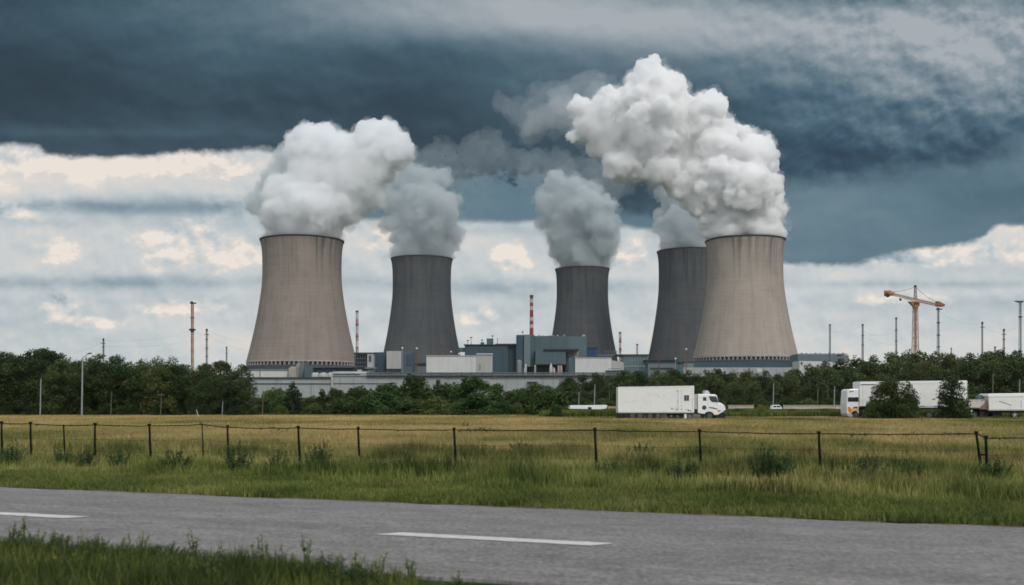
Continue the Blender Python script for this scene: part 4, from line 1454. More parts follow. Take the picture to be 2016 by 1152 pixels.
g = MB(); g.lattice(Vector((0, 0, zj)), jd * -L2 + Vector((0, 0, zj - 0.3)), 1.15, 1.1, 0.10, 18, 3)
g.tube(Vector((0, 0, zj - .7)), jd * -L2 + Vector((0, 0, zj - 1.0)), 0.16, None, 6); g.build('counter_jib', M_CRANE, crane)
g = MB(); c_ = jd * (L1 - 2.2) + Vector((0, 0, zj)); g.box(c_.x - 1.3, c_.x + 1.3, c_.y - 1.0, c_.y + 1.0, c_.z - 1.0, c_.z + 1.5); g.box(c_.x + 1.7, c_.x + 3.0, c_.y - 1, c_.y + 1, c_.z - .8, c_.z + .7); g.build('hoist_winch', M_CRANE, crane)
g = MB(); g.blob((c_.x - 0.4, c_.y - 1.3, c_.z - 0.7), (1.1, 0.7, 1.1), 2); g.build('winch_drum', M_DARK, crane)
c_ = jd * -(L2 - 1.0) + Vector((0, 0, zj))
g = MB(); g.prism([(c_.x - 1.9, c_.z - 0.9), (c_.x + 1.9, c_.z - 0.9), (c_.x + 2.1, c_.z + 0.1), (c_.x - 1.1, c_.z + 1.7), (c_.x - 1.9, c_.z + 1.7)], c_.y - 1.3, c_.y + 1.3)
g.build('counterweight', mat('faded_red', (0.26, 0.10, 0.07), 0.7, 0.2), crane)
zp = gz(564, Yc) - cr_z0
g = MB(); g.lattice((0, 0, zj), (0, 0, zp), 1.1, 0.7, 0.10, 5, 4, True); g.build('apex_frame', M_RUST, crane)
g = MB(); g.blob((0, 0, zp + 0.2), (0.9, 0.7, 0.55), 1); g.build('apex_pulley', M_DARK, crane)
pL, pR = jd * (L1 * 0.86) + Vector((0, 0, zj + 1.4)), jd * -(L2 * 0.93) + Vector((0, 0, zj + 1.2))
for P_, sg in ((pL, 1.5), (pR, 2.2)):
    pts = []
    for i in range(11):
        t_ = i / 10
        q_ = Vector((0, 0, zp)).lerp(P_, t_)
        q_.z -= sg * 4 * t_ * (1 - t_) * 0.6
        pts.append(q_)
    g = MB(); g.path(pts, 0.08, 5); g.build('pendant_cable', M_RUST, crane)
g = MB(); g.prism([(-3.4, zj - 1.0), (-1.0, zj - 3.4), (1.6, zj - 3.4), (2.0, zj - 1.0)], -1.2, 1.2); g.build('operator_cab', M_CRANE, crane)
g = MB(); g.box(-1.2, 1.2, -1.3, -1.18, zj - 2.7, zj - 1.5); g.build('cab_window', M_DARK, crane)
g = MB(); q_ = jd * 20; g.box(q_.x - .4, q_.x + .4, q_.y - .4, q_.y + .4, zj - 2.0, zj - 0.9); g.build('trolley', M_DARK, crane)
# ------------------------------------------------------------------ trees and shrubs
def leaf_mat(name, dark, mid, light, trans=0.22):
    m = bpy.data.materials.new(name)
    m.use_nodes = True
    t = m.node_tree
    t.nodes.clear()
    n = NT(t)
    at_ = n.node('ShaderNodeAttribute', attribute_name='tint')
    oi = n.node('ShaderNodeObjectInfo')
    k = S(n, at_.outputs['Fac']) + (S(n, oi.outputs['Random']) - 0.5) * 0.6
    col = n.ramp(k, [(0.0, dark), (0.5, mid), (1.0, light)])
    hs = n.node('ShaderNodeHueSaturation')
    n.put(hs.inputs['Hue'], n.math('FRACT', S(n, oi.outputs['Random']) * 7.3) * 0.05 + 0.475)
    n.put(hs.inputs['Color'], col)
    bs = n.node('ShaderNodeBsdfPrincipled')
    bs.inputs['Roughness'].default_value = 0.55
    bs.inputs['Specular IOR Level'].default_value = 0.25
    t.links.new(hs.outputs[0], bs.inputs['Base Color'])
    tr = n.node('ShaderNodeBsdfTranslucent')
    t.links.new(hs.outputs[0], tr.inputs[0])
    mx = n.node('ShaderNodeMixShader')
    mx.inputs[0].default_value = trans
    t.links.new(bs.outputs[0], mx.inputs[1])
    t.links.new(tr.outputs[0], mx.inputs[2])
    out = n.node('ShaderNodeOutputMaterial')
    t.links.new(mx.outputs[0], out.inputs[0])
    return m


M_LEAF = leaf_mat('tree_leaves', (0.018, 0.036, 0.012), (0.048, 0.078, 0.023), (0.110, 0.140, 0.040))
M_LEAFR = leaf_mat('right_wood_leaves', (0.022, 0.042, 0.014), (0.062, 0.092, 0.030), (0.130, 0.150, 0.050))
M_LEAF2 = leaf_mat('shrub_leaves', (0.024, 0.052, 0.015), (0.066, 0.118, 0.032), (0.145, 0.205, 0.060))
M_LEAFY = leaf_mat('yellow_green_leaves', (0.10, 0.12, 0.02), (0.20, 0.21, 0.04), (0.34, 0.30, 0.06))
M_BARK = mat('bark', (0.075, 0.065, 0.052), 0.95, 0.35, 3.0, stretch=(1, 1, 0.2))
M_BARKP = mat('pale_bark', (0.20, 0.18, 0.15), 0.95, 0.35, 3.0, stretch=(1, 1, 0.2))


def leaf_mesh(name, clumps, per, leaf, seed, material, top=0.0):
    """clumps: list of (centre, radius). leaves are small bent quads scattered on and in each clump"""
    rng = np.random.default_rng(seed)
    C_, T_ = [], []
    for c, r in clumps:
        N = max(6, int(per * (r ** 2)))
        d = rng.normal(size=(N, 3))
        d /= np.linalg.norm(d, axis=1)[:, None]
        rad = r * (0.55 + 0.5 * rng.random(N) ** 0.6) * (1 + 0.35 * rng.normal(size=N) * 0.4)
        p = np.array(c) + d * rad[:, None] * np.array([1, 1, 0.85])
        C_.append(p)
        T_.append(np.full(N, rng.normal() * 0.16) + rng.normal(size=N) * 0.13 + 0.45)
    P = np.concatenate(C_)
    T = np.concatenate(T_)
    if top: P[:, 2] *= top / np.percentile(P[:, 2], 99.6)
    N = len(P)
    nrm = rng.normal(size=(N, 3)) + np.array([0, 0, 0.8])
    nrm /= np.linalg.norm(nrm, axis=1)[:, None]
    a = np.cross(nrm, rng.normal(size=(N, 3)))
    a /= np.linalg.norm(a, axis=1)[:, None]
    b = np.cross(nrm, a)
    s = leaf * (0.6 + 0.8 * rng.random(N))[:, None]
    V = np.empty((N, 4, 3))
    V[:, 0] = P - a * s * 0.6
    V[:, 1] = P + b * s * 0.34 + nrm * s * 0.12
    V[:, 2] = P + a * s * 0.7
    V[:, 3] = P - b * s * 0.34 + nrm * s * 0.12
    me = bpy.data.meshes.new(name)
    me.vertices.add(N * 4); me.vertices.foreach_set('co', V.ravel())
    me.loops.add(N * 4); me.loops.foreach_set('vertex_index', np.arange(N * 4, dtype=np.int32))
    me.polygons.add(N); me.polygons.foreach_set('loop_start', np.arange(0, N * 4, 4, dtype=np.int32))
    at_ = me.attributes.new('tint', 'FLOAT', 'POINT')
    at_.data.foreach_set('value', np.repeat(np.clip(T, 0, 1), 4).astype(np.float32))
    me.update()
    me.materials.append(material)
    return me


def tree_proto(seed, H, W, base=0.12, kind='round', leaf=0.22, per=190, material=None, nclump=40, bark=None):
    """returns (trunk mesh, crown mesh) of a tree H high, W wide, standing at the origin"""
    rng = random.Random(seed)
    trunk = MB()
    top = H * 0.86
    pts, rad = [], []
    lx, ly = rng.uniform(-.04, .04) * H, rng.uniform(-.04, .04) * H
    for i in range(7):
        t_ = i / 6
        pts.append(Vector((lx * t_ + rng.uniform(-.06, .06) * t_, ly * t_ + rng.uniform(-.06, .06) * t_, top * t_)))
        rad.append((0.030 * H) * (1 - 0.85 * t_) + 0.02)
    trunk.path(pts, rad, 7)
    clumps = []
    for i in range(nclump):
        h = rng.random()
        t_ = base + (1 - base) * h
        if kind == 'round':
            prof = math.sin(math.pi * min(1, max(0.03, (h * 0.88 + 0.10)))) ** 0.55
        elif kind == 'cone':
            prof = 0.10 + 0.95 * (1 - h) ** 0.8
        elif kind == 'column':
            prof = (0.75 if h < 0.75 else 0.75 * (1 - (h - .75) / .3)) + 0.12
        else:   # spreading bush
            prof = math.sqrt(max(0.02, 1 - h * h))
        ang = rng.uniform(0, 2 * math.pi)
        rr = W / 2 * prof * (rng.random() ** 0.45) * rng.uniform(0.75, 1.08)
        r = W * rng.uniform(0.10, 0.22) * (1.0 if kind != 'cone' else (1.1 - 0.6 * h))
        z = H * t_ - r * 0.7
        c = (math.cos(ang) * rr + lx * t_, math.sin(ang) * rr + ly * t_, max(r * 0.5, z))
        clumps.append((c, r))
        if i % 3 == 0 and c[2] > H * 0.15:
            k_ = max(0.1, min(0.9, c[2] / top - 0.18))
            q = Vector((lx * k_, ly * k_, top * k_))
            mid_ = q.lerp(Vector(c), 0.5) + Vector((0, 0, -0.03 * H))
            trunk.path([q, mid_, Vector(c)], [0.010 * H, 0.007 * H, 0.003 * H], 5)
    # sprigs that stick out so that the outline is broken
    for i in range(nclump // 2):
        c, r = rng.choice(clumps[:nclump])
        d = Vector((rng.gauss(0, 1), rng.gauss(0, 1), rng.gauss(0.5, 0.9))).normalized()
        clumps.append(((c[0] + d.x * r * 1.15, c[1] + d.y * r * 1.15, max(0.2, c[2] + d.z * r * 1.15)), r * rng.uniform(0.22, 0.42)))
    tm = trunk.build('trunk', bark or M_BARK, None)
    td = tm.data
    bpy.data.objects.remove(tm)
    return td, leaf_mesh('crown', clumps, per, leaf, seed, material or M_LEAF, top=H)


PRO = {
    'round': [tree_proto(100 + i, 9.0, 5.6 + 0.5 * (i % 3), 0.10, 'round') for i in range(6)],
    'tall': [tree_proto(120 + i, 10.0, 4.6 + 0.4 * (i % 3), 0.12, 'column', nclump=50) for i in range(4)],
    'cone': [tree_proto(140 + i, 5.0, 3.0, 0.02, 'cone', leaf=0.2, per=330, nclump=56) for i in range(3)],
    'bush': [tree_proto(160 + i, 3.2, 4.2, 0.02, 'bush', leaf=0.19, per=320, material=M_LEAF2, nclump=60) for i in range(5)],
    'small': [tree_proto(180 + i, 5.0, 4.0, 0.04, 'round', leaf=0.2, per=300, material=M_LEAF2, nclump=60) for i in range(5)],
    'bushd': [tree_proto(260 + i, 3.2, 4.2, 0.02, 'bush', leaf=0.19, per=300, material=M_LEAF, nclump=54) for i in range(3)],
    'far': [tree_proto(200 + i, 11.0, 7.5, 0.14, 'round', leaf=0.36, per=80, nclump=42, material=M_LEAFR, bark=M_BARKP if i % 2 else None) for i in range(7)],
}
TREE_N = {}


def tree(kind, px, Y, top, label, group, cat='tree', name='broadleaf_tree', wid=1.0, var=None, seed=None, zb=None):
    rng = random.Random(seed if seed is not None else int(px * 7 + Y * 13))
    protos = PRO[kind]
    td, cd = protos[var if var is not None else rng.randrange(len(protos))]
    H0 = {'round': 9.0, 'tall': 10.0, 'cone': 5.0, 'bush': 3.2, 'bushd': 3.2, 'small': 5.0, 'far': 11.0}[kind]
    zb = ground_z(Y) if zb is None else zb
    h = gz(top, Y) - zb
    s = h / H0 / 1.0
    r = empty(name, (gx(px, Y), Y, zb), label, cat, group, rz=rng.uniform(0, 6.28))
    sw = s * wid * rng.uniform(0.92, 1.1)
    r.scale = (sw, sw, s)
    for nm, d in (('trunk', td), ('crown', cd)):
        o = bpy.data.objects.new(nm, d)
        COL.objects.link(o)
        o.parent = r
    return r


ORD = ['first', 'second', 'third', 'fourth', 'fifth', 'sixth', 'seventh', 'eighth', 'ninth', 'tenth', 'eleventh', 'twelfth', 'thirteenth', 'fourteenth', 'fifteenth', 'sixteenth', 'seventeenth',
       'eighteenth', 'nineteenth', 'twentieth', 'twenty-first', 'twenty-second', 'twenty-third', 'twenty-fourth', 'twenty-fifth', 'twenty-sixth', 'twenty-seventh', 'twenty-eighth', 'twenty-ninth', 'thirtieth', 'thirty-first', 'thirty-second', 'thirty-third', 'thirty-fourth', 'thirty-fifth', 'thirty-sixth', 'thirty-seventh', 'thirty-eighth']

# left wood
TOPL = [(-80, 688), (0, 692), (40, 692), (80, 683), (110, 692), (130, 700), (155, 694), (200, 702), (250, 700), (300, 702), (340, 702), (365, 706), (385, 716), (420, 712), (450, 712), (475, 708), (500, 722)]
tl = lambda px: float(np.interp(px, [p[0] for p in TOPL], [p[1] for p in TOPL]))
rngt = random.Random(4)
rows = [('front row', 146, 29, 20, -60, 482), ('second row', 154, 36, 8, -66, 480), ('back row', 164, 34, 0, -74, 472)]
for rn, Yr, stepx, lower, x0, x1 in rows:
    px, i = x0, 0
    while px < x1:
        kind = 'round' if rngt.random() < 0.3 and px < 430 else 'tall'
        Yt = Yr + rngt.uniform(-2.5, 2.5)
        tp = tl(px) + lower * rngt.uniform(0.5, 1.5) + rngt.uniform(-3, 7)
        if rn == 'back row' and i % 3 == 1: tp += 12
        if px < -4: lb = 'tree at the left picture edge in the %s of the left wood%s' % (rn, '' if px > -40 else ', cut off by the edge')
        lb = '%s tree from the left in the %s of the left wood' % (ORD[i], rn)
        tree(kind, px, Yt, tp, lb, 'trees of the left wood', wid=1.15)
        px += stepx * rngt.uniform(0.8, 1.2)
        i += 1
# undergrowth bushes along the foot of the left wood
for i in range(11):
    px = -30 + i * 48 + rngt.uniform(-10, 10)
    tree('bushd', px, 143.5 + rngt.uniform(-1, 1), 803 + rngt.uniform(-10, 5), '%s low bush from the left along the foot of the left wood' % ORD[i], 'bushes at the foot of the left wood', 'bush', 'wood_edge_bush', wid=1.25)

# shrubs and small trees between the field and the plant
MID = [  # kind, px, Y, top, width factor, words
    ('small', 538, 190, 765, 1.1, 'rounded dark shrub farthest back by the wood edge'), ('cone', 577, 150, 754, 0.9, 'dark narrow conifer like shrub with two spires'), ('small', 555, 160, 779, 1.2, 'lower shrub left of the dark narrow shrub'),
    ('cone', 586, 152, 768, 1.0, 'second dark pointed shrub close to the narrow one'), ('small', 612, 158, 780, 1.0, 'mid green shrub right of the two pointed shrubs'), ('cone', 637, 150, 768, 1.15, 'broad upright shrub below the narrow grey block'),
    ('small', 662, 160, 766, 0.9, 'upright shrub with thin tip below the hall downpipe'), ('small', 686, 165, 772, 0.9, 'loose shrub below the start of the pipes'), ('bush', 667, 148, 787, 1.0, 'round pale green bush, lowest left of centre'),
    ('small', 704, 152, 762, 1.0, 'full green tree left below the blue block'), ('small', 728, 158, 768, 0.8, 'slim olive shrub below the blue block'), ('small', 762, 160, 756, 1.0, 'dark round tree below the white panel'),
    ('bush', 752, 147, 772, 1.2, 'broad grey green bush in front of the dark round tree'), ('small', 790, 155, 762, 1.0, 'green tree left of the tallest middle tree'), ('small', 818, 150, 740, 0.85, 'tallest middle tree left of the long white shed'),
    ('bush', 800, 145.5, 782, 1.1, 'dark bush under the tallest middle tree'), ('small', 845, 158, 764, 0.9, 'shrub between the tallest tree and the spired shrub'), ('cone', 862, 156, 750, 0.8, 'slim spired shrub below the long white shed'),
    ('small', 884, 160, 756, 0.9, 'round shrub below the middle of the long white shed'), ('bush', 855, 146, 783, 1.2, 'yellow green bush below the spired shrub'), ('small', 932, 149, 744, 1.15, 'big dark tree below the end bay of the white shed'),
    ('bush', 938, 145.5, 778, 1.3, 'very dark bush at the foot of the big dark tree'), ('small', 905, 155, 762, 0.9, 'shrub left behind the big dark tree'), ('small', 975, 160, 757, 0.9, 'shrub right of the big dark tree below the silo'),
    ('bush', 992, 146, 791, 0.9, 'low bright bush right of the big dark tree'), ('small', 1010, 158, 768, 0.9, 'shrub below the small porch canopy'), ('small', 1034, 155, 766, 0.9, 'shrub left of the round pale tree'),
    ('small', 1062, 152, 757, 1.1, 'leafy tree below the turbine hall door'), ('bush', 1085, 146, 767, 1.05, 'round full bush at the right end of the middle shrubs'), ('small', 1040, 147, 782, 1.0, 'low shrub before the leafy tree'),
    ('small', 520, 175, 783, 1.2, 'pale far shrub just right of the left wood'), ('bush', 620, 147, 796, 1.1, 'low dark bush under the mid green shrub'), ('bush', 700, 146, 790, 1.1, 'low bush under the full green tree'),
    ('bush', 905, 146, 792, 0.9, 'low bush left of the very dark bush'), ('small', 780, 170, 770, 1.0, 'far shrub behind the green tree'), ('bush', 550, 146, 799, 1.0, 'low bush by the gap at the left wood'),
    ('bush', 1018, 145, 795, 0.9, 'low dark bush left of the round full bush'), ('bush', 750, 144.5, 797, 0.9, 'low bush before the broad grey green bush')]
for k_, px, Y, tp, wd, words in MID:
    tree(k_, px, Y, tp, words, 'shrubs between field and power station', 'shrub' if k_ != 'small' else 'small tree', 'shrub' if k_ != 'small' else 'small_tree', wid=wd * 1.28)

# right wood
TOPR = [(1080, 752), (1100, 745), (1130, 738), (1180, 738), (1220, 734), (1260, 730), (1300, 727), (1340, 732), (1400, 728), (1440, 734), (1480, 732), (1520, 738), (1570, 724), (1600, 718), (1640, 716), (1700, 702),
        (1760, 701), (1840, 694), (1880, 700), (1950, 697), (2016, 690), (2120, 690)]
tr_ = lambda px: float(np.interp(px, [p[0] for p in TOPR], [p[1] for p in TOPR]))
for rn, Yr, stepx, lower, x0, x1 in [('front row', 236, 35, 22, 1086, 2070), ('second row', 248, 37, 9, 1100, 2080), ('back row', 262, 31, 0, 1120, 2090)]:
    px, i = x0, 0
    while px < x1:
        Yt = Yr + rngt.uniform(-4, 4)
        tp = tr_(px) + lower * rngt.uniform(0.4, 1.6) + (rngt.uniform(-3, 8) if rn != 'back row' else rngt.uniform(-4, 4))
        o = tree('far', px, Yt, tp, '%s tree from the left in the %s of the right wood' % (ORD[i], rn), 'trees of the right wood', wid=1.0)
        px += stepx * rngt.uniform(0.82, 1.2)
        i += 1
for i, (px, tp, wd) in enumerate([(1106, 786, 1.2), (1145, 783, 1.2), (1188, 785, 1.1), (1452, 788, 1.0), (1500, 786, 1.1), (1550, 785, 1.2), (1590, 786, 1.1), (1630, 785, 1.2), (1672, 784, 1.2), (1920, 778, 1.2), (1965, 780, 1.2), (2008, 778, 1.2), (1230, 786, 1.2), (1370, 784, 1.2), (1410, 785, 1.2)]):
    tree('bush', px, 222, tp, '%s low bush from the left, counting the row at the foot of the right wood' % ORD[[0, 1, 2, 6, 7, 8, 9, 10, 11, 12, 13, 14, 3, 4, 5][i]], 'bushes at the foot of the right wood', 'bush', 'wood_edge_bush', wid=wd * 1.3)

# the two big bushes in front of the far truck
def big_bush(px, top, W, seed, label, kind):
    Y = 119.5
    H = gz(top, Y)
    td, cd = tree_proto(seed, H, W, 0.01, kind, leaf=0.17, per=330, nclump=60, material=M_LEAF)
    r = empty('large_bush', (gx(px, Y), Y, 0), label, 'bush', 'large bushes before the far truck')
    for nm, d in (('trunk', td), ('crown', cd)):
        o = bpy.data.objects.new(nm, d); COL.objects.link(o); o.parent = r


big_bush(1756, 746, 5.6, 301, 'broad dark bush hiding the middle of the far white truck', 'round')
big_bush(1876, 742, 3.9, 309, 'narrower taller bush at the rear end of the far white truck', 'column')
tree('bush', 1715, 119, 792, 'low side lobe bush left of the broad dark bush', 'large bushes before the far truck', 'bush', 'large_bush', wid=0.8)
tree('bush', 1793, 119, 780, 'right hand lobe bush beside the broad dark bush', 'large bushes before the far truck', 'bush', 'large_bush', wid=0.75)
tree('bush', 1096, 129, 797, 'low bush at the left end of the green bank beside the middle shrubs', 'bushes on the green bank', 'bush', 'bank_bush', wid=1.0)
for px_, tp_, w__, lb_ in ((1120, 806, 1.3, 'low bank bush under the white low trailer'), (1205, 806, 1.2, 'low bank bush just left of the near truck rear'), (1452, 805, 1.4, 'low bank bush right of the near truck bonnet'), (1500, 807, 1.4, 'low bank bush below the yellow bushes'),
                          (1560, 806, 1.5, 'low bank bush below the middle of the long pale wall'), (1625, 806, 1.4, 'low bank bush left of the far truck cab'), (1655, 808, 1.2, 'low bank bush touching the far truck cab')):
    tree('bush', px_, 134, tp_, lb_, 'bushes on the green bank', 'bush', 'bank_bush', wid=w__)
# yellow green bushes by the low wall
PRO['yellow'] = [tree_proto(330 + i, 3.2, 4.0, 0.02, 'bush', leaf=0.3, per=100, material=M_LEAFY, nclump=24) for i in range(2)]
for px, tp, lb in ((1496, 797, 'yellow flowering bush by the low pale wall, left one'), (1510, 799, 'yellow flowering bush by the low pale wall, right one')):
    Yy = 178
    td, cd = PRO['yellow'][px % 2]
    r = empty('yellow_bush', (gx(px, Yy), Yy, 0), lb, 'bush', 'yellow bushes by the low wall')
    s_ = gz(tp, Yy) / 3.2
    r.scale = (s_ * 1.1, s_, s_)
    for nm, d in (('trunk', td), ('crown', cd)):
        o = bpy.data.objects.new(nm, d); COL.objects.link(o); o.parent = r

# small round bush alone in the field, weeds along the fence
def weed_proto(seed, H, W, material, stems=34, leaf=0.035, per=12):
    """upright leafy weed: thin stems carrying pairs of leaves"""
    rng = random.Random(seed)
    st = MB()
    L = []
    for i in range(stems):
        a, rr = rng.uniform(0, 6.28), W / 2 * rng.random() ** 0.6
        bx, by = math.cos(a) * rr * 0.35, math.sin(a) * rr * 0.35
        tx, ty = math.cos(a) * rr, math.sin(a) * rr
        h = H * rng.uniform(0.5, 1.0) * (1 - 0.35 * (rr / (W / 2 + 1e-6)) ** 2)
        p0, p1, p2 = Vector((bx, by, 0)), Vector(((bx + tx) / 2, (by + ty) / 2, h * 0.6)), Vector((tx, ty, h))
        st.path([p0, p1, p2], [0.006, 0.005, 0.003], 4)
        for k in range(per):
            t_ = 0.12 + 0.88 * k / per
            p = p0.lerp(p1, t_ / 0.6) if t_ < 0.6 else p1.lerp(p2, (t_ - 0.6) / 0.4)
            L.append(((p.x, p.y, p.z), leaf * rng.uniform(1.1, 1.9) * (1.15 - 0.6 * t_)))
    s_ = st.build('stem', M_STEMG, None)
    sd = s_.data
    bpy.data.objects.remove(s_)
    ld = leaf_mesh('leaves', L, 4.0 / leaf ** 2 * 0.6, leaf, seed, material)
    return sd, ld



M_STEMG = mat('green_stem', (0.07, 0.10, 0.03), 0.8)
M_WEED = leaf_mat('weed_leaves', (0.018, 0.040, 0.014), (0.048, 0.088, 0.030), (0.10, 0.15, 0.05))
M_WEEDB = leaf_mat('weed_leaves_bright', (0.05, 0.085, 0.02), (0.10, 0.15, 0.035), (0.20, 0.24, 0.07))


def spire_proto(seed, H=1.0):
    """upright roadside weed: two to four stems with long pointed leaves that rise steeply"""
    rng = random.Random(seed)
    st = MB()
    V, T = [], []
    for i in range(rng.choice((3, 4, 5))):
        a = rng.uniform(0, 6.28)
        d = rng.uniform(0.03, 0.20)
        h = H * (1.0 if i == 0 else rng.uniform(0.45, 0.85))
        p0, p1, p2 = Vector((math.cos(a) * d * .3, math.sin(a) * d * .3, 0)), Vector((math.cos(a) * d * .6, math.sin(a) * d * .6, h * .55)), Vector((math.cos(a) * d, math.sin(a) * d, h * .9))
        st.path([p0, p1, p2], [0.010, 0.008, 0.004], 5)
        nl = rng.choice((9, 11, 13))
        for k in range(nl):
            t_ = 0.15 + 0.85 * k / (nl - 1)
            p = p0.lerp(p1, t_ / .55) if t_ < .55 else p1.lerp(p2, (t_ - .55) / .45)
            b = rng.uniform(0, 6.28)
            L = rng.uniform(0.10, 0.17) * (1.25 - 0.5 * t_)
            up = rng.uniform(0.6, 1.6)
            dr = Vector((math.cos(b), math.sin(b), up)).normalized()
            sd = Vector((-math.sin(b), math.cos(b), 0)) * L * rng.uniform(0.14, 0.22)
            V += [p, p + dr * L * .45 + sd, p + dr * L + Vector((0, 0, -L * .12)), p + dr * L * .45 - sd]
            T += [rng.uniform(0.15, 0.9)] * 4
    s_ = st.build('stem', M_STEMG, None)
    sd_ = s_.data
    bpy.data.objects.remove(s_)
    me = bpy.data.meshes.new('leaves')
    me.from_pydata([tuple(v) for v in V], [], [(i, i + 1, i + 2, i + 3) for i in range(0, len(V), 4)])
    at_ = me.attributes.new('tint', 'FLOAT', 'POINT')
    at_.data.foreach_set('value', T)
    me.materials.append(M_WEEDB)
    return sd_, me


WP = [weed_proto(400 + i, 1.0, 0.9, M_WEED) for i in range(4)] + [weed_proto(410 + i, 1.0, 0.5, M_WEED, 14) for i in range(2)]
WB = [spire_proto(420 + i) for i in range(4)] + [weed_proto(430, 1.0, 0.9, M_WEEDB, 24)]


def weed(px, Y, h, w, label, group, protos=WP, var=0, name='weed_clump', cat='weed'):
    sd, ld = protos[var % len(protos)]
    r = empty(name, (gx(px, Y), Y, 0), label, cat, group, rz=(px * 1.7) % 6.28)
    r.scale = (w, w, h)
    for nm, d in (('stem', sd), ('leaves', ld)):
        o = bpy.data.objects.new(nm, d); COL.objects.link(o); o.parent = r
    return r


weed(917, 76, 1.0, 1.0, 'small round bright bush alone in the golden field', None, WB, 4, 'field_bush', 'bush')
FW = [(470, 31.5, 1.15, 1.3, 0, 'darkest weed clump left of centre, right of the seventh fence post'), (545, 32.2, 0.9, 1.2, 1, 'weed clump left of the eighth fence post'), (632, 31.8, 1.15, 1.3, 2, 'weed clump right of the eighth fence post'),
      (235, 33.5, 1.0, 1.3, 3, 'weed clump right of the fourth fence post'), (172, 34.0, 0.9, 1.1, 0, 'weed clump just left of the fourth fence post'), (350, 33, 0.85, 1.6, 1, 'wide blue green weed patch between the fifth and sixth posts'),
      (125, 35, 0.8, 1.3, 2, 'weed clump at the foot of the third fence post'), (25, 36, 0.95, 1.6, 3, 'weed clump by the left picture edge'), (1502, 29.2, 1.20, 1.15, 0, 'largest green shrub before the fence, left stem of the pair'),
      (1538, 29.2, 1.0, 1.2, 1, 'right hand half of the largest green shrub'), (1520, 29.5, 0.8, 1.6, 2, 'low skirt of weeds under the largest green shrub'), (1210, 30, 0.75, 1.3, 3, 'dark weed tuft right of the eleventh post'),
      (1175, 30.5, 0.7, 0.7, 4, 'thin dark weed at the foot of the eleventh post'), (1700, 29, 0.85, 1.8, 1, 'weed patch right of the thirteenth post'), (1640, 29.5, 0.85, 0.8, 5, 'narrow weed right beside the thirteenth post'),
      (1790, 28.5, 0.75, 1.6, 2, 'weed patch left of the leaning posts'), (1960, 28.5, 0.85, 1.5, 3, 'weed patch at the foot of the leaning posts'), (1340, 29.5, 0.75, 1.6, 0, 'weed patch between the eleventh and twelfth posts'),
      (1030, 41, 0.75, 2.2, 2, 'dark weeds in the field between the tenth and eleventh posts'), (955, 40, 0.7, 1.5, 1, 'dark weeds in the field right of the tenth post'), (1265, 41, 0.7, 1.8, 3, 'blue green weeds in the field right of the eleventh post'),
      (800, 32, 0.75, 1.3, 0, 'low weed clump between the ninth and tenth posts'), (745, 31, 0.55, 1.5, 1, 'low weed clump right of the ninth post'), (1410, 38, 0.7, 1.2, 2, 'weeds in the field right of the twelfth post'),
      (1690, 45, 0.7, 2.2, 3, 'weeds in the golden grass right of the thirteenth post')]
for px, Y, h, w, v, lb in FW:
    weed(px, Y, h * 1.2, w * 0.9, lb, 'weed clumps along the fence', WP, v)
NEARW = [(605, 14.55, 0.62, 1.0, 0, 'tallest bright leafy weed by the near road edge'), (520, 14.75, 0.60, 1.0, 1, 'bright leafy weed left of the tallest weed'), (558, 14.5, 0.42, 0.9, 2, 'short weed between the two tall weeds'),
         (385, 15.3, 0.58, 0.9, 3, 'upright weed with dark stem left of centre of the corner'), (443, 14.9, 0.50, 0.7, 0, 'slim weed right of the upright dark stem weed'), (275, 15.8, 0.50, 0.8, 1, 'thin flowering weed near the bare soil patch'),
         (255, 15.8, 0.42, 0.7, 2, 'small weed at the bare soil patch'), (232, 15.9, 0.36, 0.8, 3, 'short weed left of the bare soil patch'), (45, 16.8, 0.62, 1.0, 0, 'tall weed near the left picture edge'), (98, 16.3, 0.42, 1.2, 1, 'bushy weed right of the left edge weed'),
         (700, 14.1, 0.44, 1.2, 2, 'bushy weed right of the tallest weed'), (742, 13.9, 0.44, 1.0, 3, 'weed with arching tip right of the bushy weed'), (808, 13.7, 0.40, 0.9, 0, 'single tall leaf stalk before the lane dash'),
         (786, 13.6, 0.28, 0.9, 1, 'low weed left of the single leaf stalk'), (905, 13.45, 0.24, 0.9, 2, 'last small weed at the right end of the near verge'), (660, 14.1, 0.34, 0.9, 3, 'low pale weed under the tallest weed'),
         (157, 16.4, 0.46, 0.35, 0, 'thin single stalk beside the left lane dash'), (20, 16.9, 0.50, 1.2, 1, 'weed in the left bottom corner edge')]
for px, Y, h, w, v, lb in NEARW:
    weed(px, Y, h, w, lb, 'weeds on the near verge', WB, v, 'roadside_weed')
# more small leafy weeds mixed into the near verge
ro = random.Random(21)
for i in range(34):
    uu_ = -13.8 + 8.2 * (i + ro.random() * 0.8) / 34
    ww_ = NEAR0 * COSR - ro.uniform(0.15, 1.6)
    q_ = DIR * uu_ + NRM * ww_
    weed(CX + q_.x / q_.y * F, q_.y, ro.uniform(0.22, 0.46), ro.uniform(0.5, 1.0), 'small leafy weed growing among the dark grass of the near verge', 'small weeds of the near verge', WB if i % 3 else WP, i, 'verge_weed')
